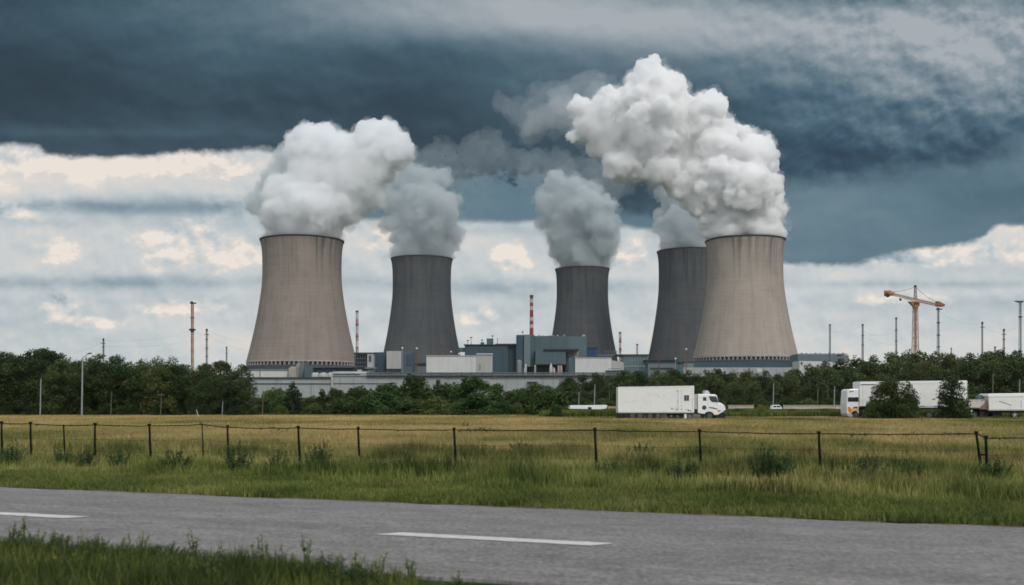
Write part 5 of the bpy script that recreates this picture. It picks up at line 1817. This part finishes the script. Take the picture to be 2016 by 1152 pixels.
# yellow flowers
M_PETAL = mat('petal_yellow', (0.55, 0.45, 0.05), 0.6)
for i, (px, py, Y, words) in enumerate([(108, 1098, 14.9, 'yellow flower in the dark grass near the left edge'), (130, 1135, 13.6, 'yellow flower lowest in the left corner'), (122, 1145, 13.4, 'second yellow flower at the bottom edge, left'),
                              (690, 940, 30.5, 'yellow flower head by the ninth fence post'), (458, 942, 30.8, 'pale yellow flower in the darkest weed clump'), (63, 1128, 14.2, 'small yellow flower beside the left edge'), (205, 1100, 14.9, 'faint yellow flower under the bare soil patch')]):
    p = at(px, py, Y)
    r = empty('yellow_flower', (p.x, p.y, 0), words, 'flower', 'yellow wildflowers')
    MB().tube((0, 0, 0), (0, 0, p.z), 0.004, 0.003, 4).build('stalk', M_STEMG, r)
    g = MB()
    s_ = 0.022 if Y < 20 else 0.04
    for k in range(6):
        a = k * math.pi / 3
        g.blob((math.cos(a) * s_ * .8, math.sin(a) * s_ * .8, p.z + s_ * .2), (s_ * .6, s_ * .6, s_ * .35), 1)
    g.blob((0, 0, p.z + s_ * .2), s_ * .5, 1)
    g.build('petals', M_PETAL, r)
# ------------------------------------------------------------------ fence
M_POST = mat('post_dark', (0.010, 0.012, 0.011), 0.9, 0.3, 4.0, spec=0.05)
fy = lambda px: 34.4 / (1 + 0.17 * (px - CX) / F)
fence = empty('wire_fence', (0, 34.4, 0), 'dark post and wire fence across the field behind the road', 'fence')
POSTS = [(-420, 826, 0.05, 2), (-290, 827, 0.05, 4), (-170, 829, 0.05, 2), (-62, 831, 0.045, 0), (3, 832, 0.05, 2), (60, 833, 0.05, 2), (125, 836, 0.04, 4), (187, 835, 0.05, 0), (294, 837, 0.055, 4), (398, 834, 0.03, 3), (448, 840, 0.05, 2), (587, 841, 0.055, 5), (705, 843, 0.05, 4),
         (894, 844.5, 0.055, 4), (1171, 845, 0.058, 4), (1377, 848, 0.052, 4), (1612, 852, 0.055, 4), (1922, 852, 0.055, 13), (1941, 861, 0.06, 3), (2090, 858, 0.055, 3), (2300, 861, 0.055, 3), (2520, 864, 0.055, 4)]
tops = []
for px, top_, w_, lean in POSTS:
    Y = fy(px)
    p = at(px, top_, Y)
    dx_ = lean / F * Y
    g = MB()
    N_ = 5
    for i in range(N_):
        t0, t1 = i / N_, (i + 1) / N_
        a_ = Vector((p.x + dx_ * (1 - t0) + 0.004 * math.sin(i * 2.1 + px), Y, p.z * t0 - 0.05))
        b_ = Vector((p.x + dx_ * (1 - t1) + 0.004 * math.sin((i + 1) * 2.1 + px), Y, p.z * t1 - (0.05 if i < N_ - 1 else 0)))
        g.tube(a_, b_, w_ * (1.0 - 0.06 * i) * 0.95, w_ * (1.0 - 0.06 * (i + 1)) * 0.95, 7)
    part('post', g, M_POST, fence)
    if w_ > 0.04:
        g = MB(); g.box(p.x - w_ * .9, p.x + w_ * .9, Y - w_ * .9, Y + w_ * .9, p.z - 0.01, p.z + 0.05); part('post_cap', g, M_POST, fence)
    tops.append(Vector((p.x, Y - 0.04, p.z - 0.03)))
rw = random.Random(9)
for drop, rad in ((0.0, 0.017), (0.52, 0.004), (0.95, 0.004)):
    pts = []
    for a_, b_ in zip(tops[:-1], tops[1:]):
        n_ = max(4, int((b_ - a_).length / 0.35))
        for i in range(n_):
            t_ = i / n_
            q = a_.lerp(b_, t_)
            q.z -= drop + 0.02 * 4 * t_ * (1 - t_) * min(1, (b_ - a_).length / 3) + rw.uniform(-.008, .008)
            pts.append(q)
    pts.append(tops[-1] - Vector((0, 0, drop)))
    g = MB(); g.path(pts, rad, 5)
    part('wire', g, M_POST, fence)
    if drop == 0:
        # creeper and dry stems caught on the top strand
        L = []
        for q in pts:
            if rw.random() < 0.42:
                L.append(((q.x + rw.uniform(-.1, .1), q.y, q.z + rw.uniform(-.03, .015)), rw.uniform(0.02, 0.05)))
        for c_ in (400, 530, 917, 960, 1235, 1690, 1800, 1880, 1975):
            Yc_ = fy(c_)
            zc = float(np.interp(gx(c_, Yc_), [t.x for t in tops], [t.z for t in tops]))
            for k in range(8):
                L.append(((gx(c_, Yc_) + rw.uniform(-.35, .35), Yc_, zc + rw.uniform(-.05, .03)), rw.uniform(0.03, 0.06)))
        me = leaf_mesh('creeper', L, 3500, 0.045, 77, M_WEED)
        o = bpy.data.objects.new('creeper', me); COL.objects.link(o); o.parent = fence
        o.matrix_parent_inverse = Matrix.Translation(-fence.location)
g = MB()
q1, q2 = at(1927, 895, fy(1930)), at(1943, 896, fy(1940))
g.tube(q1, q2, 0.03, None, 6)
part('brace', g, M_POST, fence)

# ------------------------------------------------------------------ poles at the wood edges
M_POLE = mat('pole_grey', (0.26, 0.28, 0.30), 0.6, 0.2, 0.6)
M_POLEW = mat('pole_wood', (0.13, 0.115, 0.09), 0.9, 0.2, 0.6)
for px, top_, Y, r_, mt, lamp, lb in [
        (161, 703, 140, 0.13, M_POLE, 1, 'tall slender grey lamp post before the left wood'), (79, 745, 140, 0.09, M_POLE, 0, 'shorter grey pole left of the tall lamp post'),
        (218, 771, 140.5, 0.06, M_POLEW, 0, 'faint brown pole right of the tall lamp post'), (316, 774, 140.5, 0.06, M_POLEW, 2, 'thin pole with small crossarm before the left wood'),
        (437, 790, 140.5, 0.06, M_POLE, 0, 'short thin pole near the right end of the left wood'), (392, 806, 126, 0.05, M_ROOFW, 0, 'short white leaning stake in the field edge'),
        (516.5, 772, 143, 0.07, M_POLEW, 0, 'thin pole in the gap beside the left wood'), (1170, 757, 215, 0.12, M_POLE, 0, 'grey pole before the wood left of the near truck'), (1139, 772, 215, 0.10, M_POLE, 0, 'shorter pole above the low white trailer'),
        (1522, 754, 215, 0.13, M_POLE, 0, 'grey pole above the small white car'), (1609, 766, 215, 0.12, M_POLEW, 0, 'brown pole between the car and the far truck'), (1642, 760, 205, 0.13, M_POLE, 0, 'grey pole just left of the far truck cab'),
        (1587, 783, 215, 0.08, M_POLEW, 0, 'thin low brown pole right of the small white car'), (1954, 735, 215, 0.14, M_POLEW, 0, 'brown pole rising behind the gap between truck and trailer'), (2006.5, 747, 215, 0.12, M_POLE, 0, 'grey pole behind the trailer at the right edge'),
        (1199, 768, 222, 0.08, M_POLEW, 0, 'thin brown pole just left of the near truck')]:
    zt = gz(top_, Y)
    r = empty('utility_pole' if not lamp == 1 else 'lamp_post', (gx(px, Y), Y, 0), lb, 'pole' if lamp != 1 else 'lamp post', 'poles along the wood edges')
    MB().tube((0, 0, 0), (0.12 if 'leaning' not in lb else -0.35, 0, zt), r_, r_ * 0.7, 8).build('shaft', mt, r)
    if lamp == 1:
        MB().tube((0.1, 0, zt - 0.1), (0.95, 0, zt + 0.45), 0.05, None, 6).build('arm', mt, r)
        MB().blob((1.1, 0, zt + 0.5), (0.35, 0.15, 0.10), 2).build('lamp_head', M_DARK, r)
    elif lamp == 2:
        MB().box(-0.5, 0.6, -0.05, 0.05, zt - 0.3, zt - 0.2).build('crossarm', mt, r)
    else:
        MB().lathe([(r_ * 0.9, zt - 0.02), (r_ * 0.95, zt + 0.1), (0.02, zt + 0.16)], 8, (0.12 if 'leaning' not in lb else -0.35, 0, 0)).build('cap', M_DARK, r)

# ------------------------------------------------------------------ low walls
M_LW = mat('low_wall_concrete', (0.44, 0.42, 0.38), 0.9, 0.12, 0.8, stain=((0.24, 0.22, 0.19), 0.5))
M_LC = mat('low_wall_coping', (0.36, 0.27, 0.18), 0.9, 0.2, 0.8)
for x0, x1, Y, t_, b_, lb in [(1434, 1484, 196, 797.5, 810, 'low pale wall between the near truck and the yellow bushes'), (1542, 1672, 200, 797.5, 810, 'long low pale wall left of the far truck cab'), (1196, 1218, 190, 800, 812, 'short tan wall end just left of the near truck')]:
    r = empty('low_wall', (gx(x0, Y), Y, 0), lb, 'low wall', 'low walls before the right wood')
    L_ = gx(x1, Y) - gx(x0, Y)
    zt = gz(t_, Y)
    MB().box(0, L_, 0, 0.25, -0.1, zt - 0.28).build('wall', M_LW if x0 > 1300 else M_LC, r)
    MB().box(-0.03, L_ + 0.03, -0.04, 0.29, zt - 0.28, zt).build('coping', M_LC, r)
    k = 0.6
    while k < L_:
        MB().box(k, k + 0.12, -0.03, 0.0, 0, zt - 0.3).build('wall_post', M_LC, r)
        k += 3.2
for x0, x1, Y, y_, lb in [(1434, 1490, 168, 807.5, 'pale gravel strip')]:
    pass

# ------------------------------------------------------------------ trucks
M_TW = mat('truck_white', (0.74, 0.745, 0.74), 0.45, 0.03, 0.4, spec=0.4, stain=((0.52, 0.51, 0.49), 0.5))
M_CABW = mat('cab_white', (0.80, 0.81, 0.82), 0.25, 0.02, 0.6, spec=0.5)
M_EDGE = mat('truck_trim', (0.42, 0.42, 0.41), 0.5)
M_TYRE = mat('tyre', (0.022, 0.022, 0.023), 0.85)
M_HUB = mat('wheel_hub', (0.085, 0.09, 0.095), 0.5, 0.3, 6)
M_CH = mat('chassis_black', (0.016, 0.017, 0.018), 0.7)
M_WIN = mat('window_dark', (0.02, 0.028, 0.035), 0.08, spec=0.8)
M_AMBER = mat('amber', (0.65, 0.22, 0.04), 0.3)
M_YEL = mat('decal_yellow', (0.72, 0.48, 0.06), 0.5)
M_TANK = mat('tank_grey', (0.14, 0.14, 0.145), 0.5, 0.3, 3)
M_SCUFF = mat('scuff', (0.07, 0.07, 0.075), 0.8, 0.3, 3)
M_BLUED = mat('bumper_blue', (0.06, 0.12, 0.22), 0.3)


class Side:
    """builder in truck metres measured from the photograph: px -> x, py -> z at the near side plane Y"""
    def __init__(self, px0, Y, base):
        self.px0, self.Y, self.k, self.base = px0, Y, Y / F, base
    def x(self, px): return (px - self.px0) * self.k
    def z(self, py): return (self.base - py) * self.k
    def box(self, x0, x1, y0, y1, d0, d1): return MB().box(self.x(x0), self.x(x1), d0, d1, self.z(y1), self.z(y0))
    def poly(self, pts, d0, d1):
        P = [(self.x(a), self.z(b)) for a, b in pts]
        area = sum(P[i][0] * P[(i + 1) % len(P)][1] - P[(i + 1) % len(P)][0] * P[i][1] for i in range(len(P)))
        if area < 0: P.reverse()
        return MB().prism(P, d0, d1)


def wheel(parent, x, z, r, d0, w=0.3, hub=True):
    e = MB().lathe([(r * 0.62, d0), (r * 0.9, d0), (r, d0 + 0.04), (r, d0 + w - 0.04), (r * 0.9, d0 + w), (r * 0.62, d0 + w)], 24, (x, 0, z), True, axis='y').build('wheel', M_TYRE, parent)
    h = MB().lathe([(r * 0.14, d0 - 0.05), (r * 0.20, d0 - 0.045), (r * 0.26, d0 + 0.0), (r * 0.50, d0 - 0.005), (r * 0.58, d0 - 0.02), (r * 0.60, d0 - 0.01)], 20, (x, 0, z), True, axis='y').build('rim', M_HUB, e)
    return e


# near truck
T = Side(1217, 119, 827.5)
t1 = empty('box_truck', (gx(1217, 119), 119, 0), 'white bonneted box truck facing right at the far field edge', 'truck')
T.poly([(1217.3, 763.5), (1219, 762.3), (1366, 760.6), (1366, 812.5), (1217.3, 813.3)], 0, 2.5).build('cargo_box', M_TW, t1, bevel=0.04)
T.poly([(1217, 762.6), (1366.5, 759.9), (1366.5, 761.8), (1217, 764.2)], -0.03, 2.53).build('roof_rail', M_EDGE if False else M_CABW, t1)
T.box(1217, 1366.4, 811.6, 813.8, -0.03, 2.53).build('sill', M_EDGE, t1)
T.box(1217, 1219.2, 764.3, 811.5, -0.025, 0.1).build('corner_post', M_CABW, t1)
T.box(1364.4, 1366.6, 762, 811.5, -0.025, 0.1).build('corner_post', M_CABW, t1)
for xx in (1334.5, 1341.5, 1363):
    T.box(xx, xx + 0.45, 767, 808, -0.015, 0.01).build('panel_seam', M_SCUFF if xx == 1334.5 else M_EDGE, t1)
d_ = T.box(1347, 1356.5, 779, 789.5, -0.03, 0.02).build('side_window', M_WIN, t1)
T.box(1346.3, 1357.2, 778.3, 779, -0.04, 0.02).build('frame', M_EDGE, d_)
T.box(1351.3, 1352, 779, 789.5, -0.04, -0.03).build('glazing_bar', M_EDGE, d_)
for (a_, b_, c_, e_) in [(1321, 1322.4, 803, 806), (1323, 1325, 805, 806.6), (1331, 1335, 806.4, 807.8), (1341, 1343, 806, 808), (1350, 1353, 806.5, 807.5), (1354, 1357, 807, 810), (1358.5, 1361, 808, 810.5), (1333.6, 1334.4, 769, 772), (1333.6, 1334.4, 789, 792), (1349.5, 1350, 791, 794)]:
    T.box(a_, b_, c_, e_, -0.012, 0.005).build('scuff_mark', M_SCUFF, t1)
T.box(1217.5, 1400, 813.9, 817, 0.35, 2.15).build('chassis_rail', M_CH, t1)
T.box(1218, 1234, 814, 824, 0.1, 2.4).build('rear_guard', M_CH, t1)
T.poly([(1236, 814), (1243, 814), (1238, 823), (1234.5, 823)], 0.1, 0.3).build('mud_flap', M_CH, t1)
for xx, rr in ((1245.5, 8.2), (1260.5, 8.2), (1280, 8.0), (1295.5, 8.0)):
    wheel(t1, T.x(xx), rr * T.k + 0.0, rr * T.k, 0.08)
T.box(1300, 1306, 815, 824, 0.2, 0.5).build('support_leg', M_TANK, t1)
T.poly([(1306, 815), (1313, 815), (1310.5, 825), (1307.5, 825)], 0.15, 0.5).build('support_leg', M_HUB, t1)
T.box(1317, 1346, 815, 824.5, 0.25, 0.9).build('equipment_box', M_CH, t1)
for xx in (1322, 1334.5):
    MB().lathe([(0.14, 0.22), (0.12, 0.2)], 12, (T.x(xx), 0, T.z(820)), True, axis='y').build('round_cap', M_TANK, t1)
T.box(1347.5, 1352, 815.5, 824.5, 0.1, 0.7).build('tool_box', M_TW, t1)
T.box(1353, 1362, 816, 824.5, 0.12, 0.7).build('fuel_tank', M_TANK, t1, bevel=0.1)
T.box(1363.5, 1380, 816, 823.5, 0.14, 0.7).build('battery_box', M_TANK, t1, bevel=0.05)
T.box(1380.5, 1388, 814, 824, 0.3, 0.8).build('air_tank', M_CH, t1)
# gap and rear wall of cab
T.box(1366.7, 1373.5, 776.5, 806, 0.3, 2.2).build('gap_fairing', MATS['tank_grey'] if False else mat('fairing_grey', (0.45, 0.44, 0.42), 0.6), t1)
T.box(1367, 1374, 806, 814, 0.3, 2.2).build('gap_frame', M_CH, t1)
cab = T.poly([(1374.2, 777.2), (1378, 776.2), (1409, 777.0), (1412, 779.2), (1415.2, 793.2), (1421, 794.4), (1426.3, 798), (1428.8, 803.6), (1429, 808), (1423, 812), (1414, 817.5), (1406.5, 818), (1403, 812.5), (1396, 811),
              (1390.5, 812.5), (1388, 816), (1374.2, 814)], 0.12, 2.38).build('cab', M_CABW, t1, bevel=0.07)
T.poly([(1396, 780.5), (1410.6, 781.0), (1413.6, 792.6), (1402, 792.2), (1397.5, 787)], 0.1, 0.13).build('windscreen_side', M_WIN, t1)
g = MB()
xw0, xw1 = T.x(1411.9), T.x(1415.0)
g.add([(xw0 + 0.02, 0.3, T.z(781)), (xw0 + 0.02, 2.2, T.z(781)), (xw1 + 0.02, 2.2, T.z(792.2)), (xw1 + 0.02, 0.3, T.z(792.2))], [(0, 3, 2, 1)])
g.build('windscreen', M_WIN, t1)
T.poly([(1384.4, 782.4), (1391, 782.4), (1391.4, 789.6), (1384.4, 789.6)], 0.1, 0.13).build('door_window', M_WIN, t1, bevel=0.01)
T.box(1394, 1394.5, 779, 809, 0.11, 0.13).build('door_seam', M_EDGE, t1)
MB().lathe([(0.26, 0.095), (0.26, 0.13)], 18, (T.x(1386.8), 0, T.z(803)), True, axis='y').build('round_emblem', mat('emblem_dark', (0.05, 0.06, 0.075), 0.5), t1)
T.poly([(1396.2, 801.6), (1405, 802.6), (1413.5, 805.4), (1413.5, 806.6), (1396.5, 804)], 0.09, 0.13).build('bonnet_vent', M_TANK, t1)
T.poly([(1413, 808.5), (1418, 807.2), (1420, 808.8), (1417.5, 811), (1413.5, 810.6)], 0.08, 0.4).build('headlight', M_AMBER, t1)
T.poly([(1418.5, 809.5), (1428.8, 808.5), (1428.8, 816), (1416, 817)], 0.2, 2.3).build('grille', M_CH, t1)
T.poly([(1418, 812.5), (1428.9, 811.5), (1428.9, 813.4), (1418.2, 814.4)], 0.14, 0.2).build('bumper_strip', M_BLUED, t1)
T.poly([(1411, 818), (1428.5, 816.4), (1427.5, 825.5), (1408, 825.5)], 0.15, 2.35).build('bumper', M_CH, t1)
wheel(t1, T.x(1397.5), 8.3 * T.k, 8.3 * T.k, 0.12)
T.poly([(1389, 773.5), (1390, 769.5), (1395, 769), (1398, 772), (1400, 776.6), (1388.5, 776.4)], 0.5, 2.0).build('roof_light_bar', mat('lamp_lens', (0.50, 0.54, 0.60), 0.2), t1, bevel=0.05)
T.box(1430, 1431.2, 786, 794, -0.1, 0.1).build('mirror', M_CABW, t1) if False else T.box(1413.6, 1415.4, 784, 790.5, -0.15, 0.05).build('mirror', M_CH, t1)

# far truck
T = Side(1667, 125, 825)
t2 = empty('box_truck', (gx(1667, 125), 125, 0), 'long white flat fronted truck facing left behind two bushes', 'truck')
T.poly([(1692.2, 754), (1694.5, 752), (1902, 749.6), (1904.2, 752), (1904.2, 800.5), (1692.2, 800.5)], 0, 2.55).build('cargo_box', M_TW, t2, bevel=0.06)
T.poly([(1692, 754), (1694, 751.4), (1902.5, 749), (1904.6, 751.5), (1904.6, 754), (1694, 756.6)], -0.04, 2.59).build('roof_rail', M_CABW, t2)
T.poly([(1695, 756.7), (1722, 756.5), (1722, 757.7), (1695, 758)], -0.045, -0.01).build('rail_shadow_gap', M_SCUFF, t2)
T.box(1692, 1904.4, 799, 801.4, -0.03, 2.58).build('sill', M_EDGE, t2)
T.box(1806, 1846, 800.8, 803, -0.06, 0.5).build('side_rail', M_EDGE, t2)
for i in range(12):
    T.box(1904.7, 1905.9, 756 + i * 3.7, 758 + i * 3.7, 0, 2.5).build('hinge', M_EDGE, t2)
for xx in (1698, 1856): T.box(xx, xx + 0.5, 757, 798, -0.012, 0.01).build('panel_seam', M_EDGE, t2)
sc = MB()
for a_, b_, c_, e_ in [(1835, 785, 1837, 787), (1837, 787, 1838.5, 784.5), (1838.5, 784.5, 1839.5, 787), (1839.5, 787, 1841.2, 783.8)]:
    sc.tube((T.x(a_), -0.01, T.z(b_)), (T.x(c_), -0.01, T.z(e_)), 0.035, None, 5)
sc.build('scribble', mat('paint_blue_grey', (0.10, 0.14, 0.19), 0.7), t2)
T.poly([(1669, 768.5), (1673, 766.2), (1691.4, 765.4), (1691.4, 816), (1686, 809), (1680, 809), (1676.5, 815), (1668, 815), (1667.2, 795)], 0.08, 2.5).build('cab', M_CABW, t2, bevel=0.08)
T.box(1669.8, 1690.5, 781.8, 791, 0.05, 0.1).build('cab_window', M_WIN, t2, bevel=0.01)
T.box(1666.2, 1667.4, 767.5, 775, -0.1, 0.1).build('mirror', M_CABW, t2)
T.box(1673, 1681, 769.8, 771, 0.05, 0.1).build('marker_lights', M_SCUFF, t2)
T.box(1673.8, 1675, 770.5, 772.6, 0.045, 0.1).build('marker_lights', M_SCUFF, t2)
T.poly([(1669.5, 801), (1674, 801.5), (1677, 807), (1675, 812.5), (1671, 811.5)], 0.04, 0.09).build('headlight', M_AMBER, t2)
T.poly([(1675, 805.5), (1690.5, 804.5), (1690.5, 808.3), (1684, 808.5), (1677, 811.5)], 0.045, 0.09).build('yellow_decal', M_YEL, t2)
T.poly([(1678, 804.2), (1682, 801), (1687, 800.6), (1690.4, 803.8)], 0.05, 0.09).build('dark_decal', M_SCUFF, t2)
T.poly([(1668, 814), (1677, 814.8), (1680, 819), (1676, 821), (1669, 819)], 0.05, 2.4).build('bumper', M_EDGE, t2)
T.poly([(1691.6, 802), (1711, 801.5), (1711, 808), (1708, 816), (1693, 817)], 0.3, 2.2).build('step_box', M_CH, t2)
T.box(1694, 1716, 799.6, 801.2, -0.05, 0.4).build('green_rail', M_MASTG, t2)
T.box(1692, 1902, 801.6, 806, 0.5, 2.1).build('chassis_rail', M_CH, t2)
wheel(t2, T.x(1686), 7.6 * T.k, 7.6 * T.k, 0.12)
wheel(t2, T.x(1703), 7.6 * T.k, 7.6 * T.k, 0.3)
for xx in (1830, 1846, 1862): wheel(t2, T.x(xx), 7.8 * T.k, 7.8 * T.k, 0.1)
for xx in (1734, 1752): wheel(t2, T.x(xx), 7.8 * T.k, 7.8 * T.k, 0.1)
T.box(1868, 1900, 806, 818, 0.4, 2.0).build('rear_guard', M_CH, t2)
for a_, b_ in ((1810, 1821), (1838, 1850)): T.poly([(a_, 800.6), (a_ + 2, 799), (b_ - 2, 799), (b_, 800.6)], -0.07, -0.02).build('dark_latch', M_SCUFF, t2)

# tarpaulin covered hitch between truck and trailer
T = Side(1906, 126, 825)
tb = empty('tarpaulin_cart', (gx(1906, 126), 126, 0), 'low cart under a cream tarpaulin between far truck and trailer', 'cart')
g = MB()
nU, nV = 16, 6
vs, fs = [], []
rr = random.Random(3)
for i in range(nU + 1):
    px = 1905.5 + (1945 - 1905.5) * i / nU
    sag = 2.0 if i > 11 else 0
    for j in range(nV + 1):
        t_ = j / nV
        zt_ = 787.2 + 0.5 * math.sin(i * 0.9)
        zb_ = 803.5 + (i / nU) * 1.5 + (3.0 * (i - 11) / 5 if i > 11 else 0) * (1 if i < 16 else 0.2)
        vs.append((T.x(px), 0.05 + 0.10 * math.sin(i * 1.7 + j) * (0.3 + (i > 11)) - 0.1 * t_, T.z(zt_ + (zb_ - zt_) * t_)))
for i in range(nU):
    for j in range(nV):
        a_ = i * (nV + 1) + j
        fs.append((a_, a_ + 1, a_ + nV + 2, a_ + nV + 1))
g.add(vs, fs)
M_TARP = mat('tarpaulin_cream', (0.52, 0.49, 0.45), 0.8, 0.1, 0.8, stain=((0.28, 0.22, 0.18), 0.6))
o = g.build('tarpaulin', M_TARP, tb, smooth=True)
md = o.modifiers.new('s', 'SOLIDIFY'); md.thickness = 0.05
T.box(1905.5, 1945, 786.8, 788, 0.0, 2.3).build('tarpaulin_top', M_TARP, tb)
T.poly([(1927, 804.5), (1936, 796), (1945.5, 789.5), (1946, 806), (1938, 806.5)], -0.16, -0.06).build('folded_flap', mat('tarpaulin_brown', (0.20, 0.14, 0.11), 0.9, 0.35, 2.0), tb)
T.box(1905, 1930, 804.6, 807.5, 0.3, 2).build('chassis_rail', M_CH, tb)
wheel(tb, T.x(1919), 7.2 * T.k, 7.2 * T.k, 0.1)
T.box(1930.5, 1946, 806.8, 823, 0.2, 2.0).build('equipment_box', M_CH, tb)
T.box(1912, 1914, 807, 817, 0.0, 0.2).build('support_leg', M_ROOFW, tb)

# trailer at the right edge
T = Side(1946, 125.5, 825)
t3 = empty('white_trailer', (gx(1946, 125.5), 125.5, 0), 'long low white trailer cut off by the right edge', 'trailer')
T.poly([(1946.5, 779), (1949, 776.3), (2080, 774.5), (2080, 807.5), (1947.3, 807.5)], 0, 2.5).build('body', M_TW, t3, bevel=0.06)
T.poly([(1943.8, 779.5), (1946.5, 776), (1950, 775.2), (2080, 773.4), (2080, 780.4), (1946.2, 782.4)], -0.06, 2.56).build('roof_lip', M_CABW, t3, bevel=0.04)
T.box(1947, 2080, 806, 808.6, -0.03, 2.53).build('sill', M_EDGE, t3)
T.poly([(1966, 790), (1966.4, 789.4), (1992, 798), (1991.6, 798.7)], -0.03, 0).build('diagonal_strap', M_SCUFF, t3)
T.box(2010.2, 2010.8, 789, 803, -0.02, 0.01).build('panel_seam', M_SCUFF, t3)
T.box(1948, 2080, 808.8, 813, 0.3, 2.2).build('chassis_rail', M_CH, t3)
for xx in (1998, 2060): wheel(t3, T.x(xx), 7.6 * T.k, 7.6 * T.k, 0.05)
g = MB()
for k in range(5):
    a = k * 1.256 + 0.4
    g.tube((T.x(1998), 0.0, 7.6 * T.k), (T.x(1998) + math.cos(a) * 0.30, 0.0, 7.6 * T.k + math.sin(a) * 0.30), 0.035, None, 5)
g.build('spoked_hub', M_ROOFW, t3)
T.box(1958, 1976, 809, 820, 0.5, 1.5).build('tool_box', M_CH, t3)
T.poly([(1934, 782), (1938, 778), (1943.5, 777.5), (1943.5, 787), (1934, 787)], 1.2, 1.9).build('front_hatch', mat('hatch_glass', (0.10, 0.13, 0.14), 0.3), t3)

# low white trailer left of the near truck
T = Side(1108, 185, 811)
t4 = empty('low_trailer', (gx(1108, 185), 185, 0), 'low white trailer behind the field, left of the near truck', 'trailer')
T.poly([(1109, 799.5), (1113, 797.2), (1194, 796.6), (1196, 798), (1193, 803.6), (1186, 805.2), (1109, 804)], 0, 2.3).build('body', M_CABW, t4, bevel=0.06)
T.box(1112, 1192, 805.3, 806.6, 0.2, 2.1).build('chassis_rail', M_CH, t4)
for xx in (1126, 1161, 1172): wheel(t4, T.x(xx), 4.6 * T.k, 4.6 * T.k, 0.05)
T.box(1157.5, 1164.5, 800.6, 804.5, -0.04, 0.02).build('wheel_arch', M_CH, t4)
T.box(1186, 1197, 805.6, 810.5, 0.3, 1.8).build('hitch', M_CH, t4)

# small white car by the low wall
T = Side(1516, 186, 810.5)
t5 = empty('parked_car', (gx(1516, 186), 186, 0), 'small white car parked by the low pale wall', 'car')
T.poly([(1516.5, 808), (1516.5, 802), (1520, 800.6), (1523, 796.4), (1535, 796), (1538.5, 800.4), (1540, 802), (1540, 808)], 0, 1.7).build('body', M_CABW, t5, bevel=0.08)
T.poly([(1521.5, 800.6), (1523.8, 797.3), (1528.6, 797.1), (1528.6, 800.6)], -0.02, 0.02).build('window', M_WIN, t5)
T.poly([(1529.6, 797.1), (1534.5, 797.0), (1537, 800.6), (1529.6, 800.6)], -0.02, 0.02).build('window', M_WIN, t5)
for xx in (1521.5, 1535): wheel(t5, T.x(xx), 3.4 * T.k, 3.4 * T.k, -0.02, 0.2)
T.box(1538.6, 1540.2, 802.2, 803.6, 0.05, 0.35).build('headlight', M_LAMPW, t5)
# ------------------------------------------------------------------ thin air haze
hz = MB().box(-700, 900, -40, 1650, -1.0, 420).build('haze', steam_mat('air_haze', (0.93, 0.96, 0.98), 0.000028))
tag(hz, 'thin pale haze in the air over the whole plain', 'haze', kind='stuff')
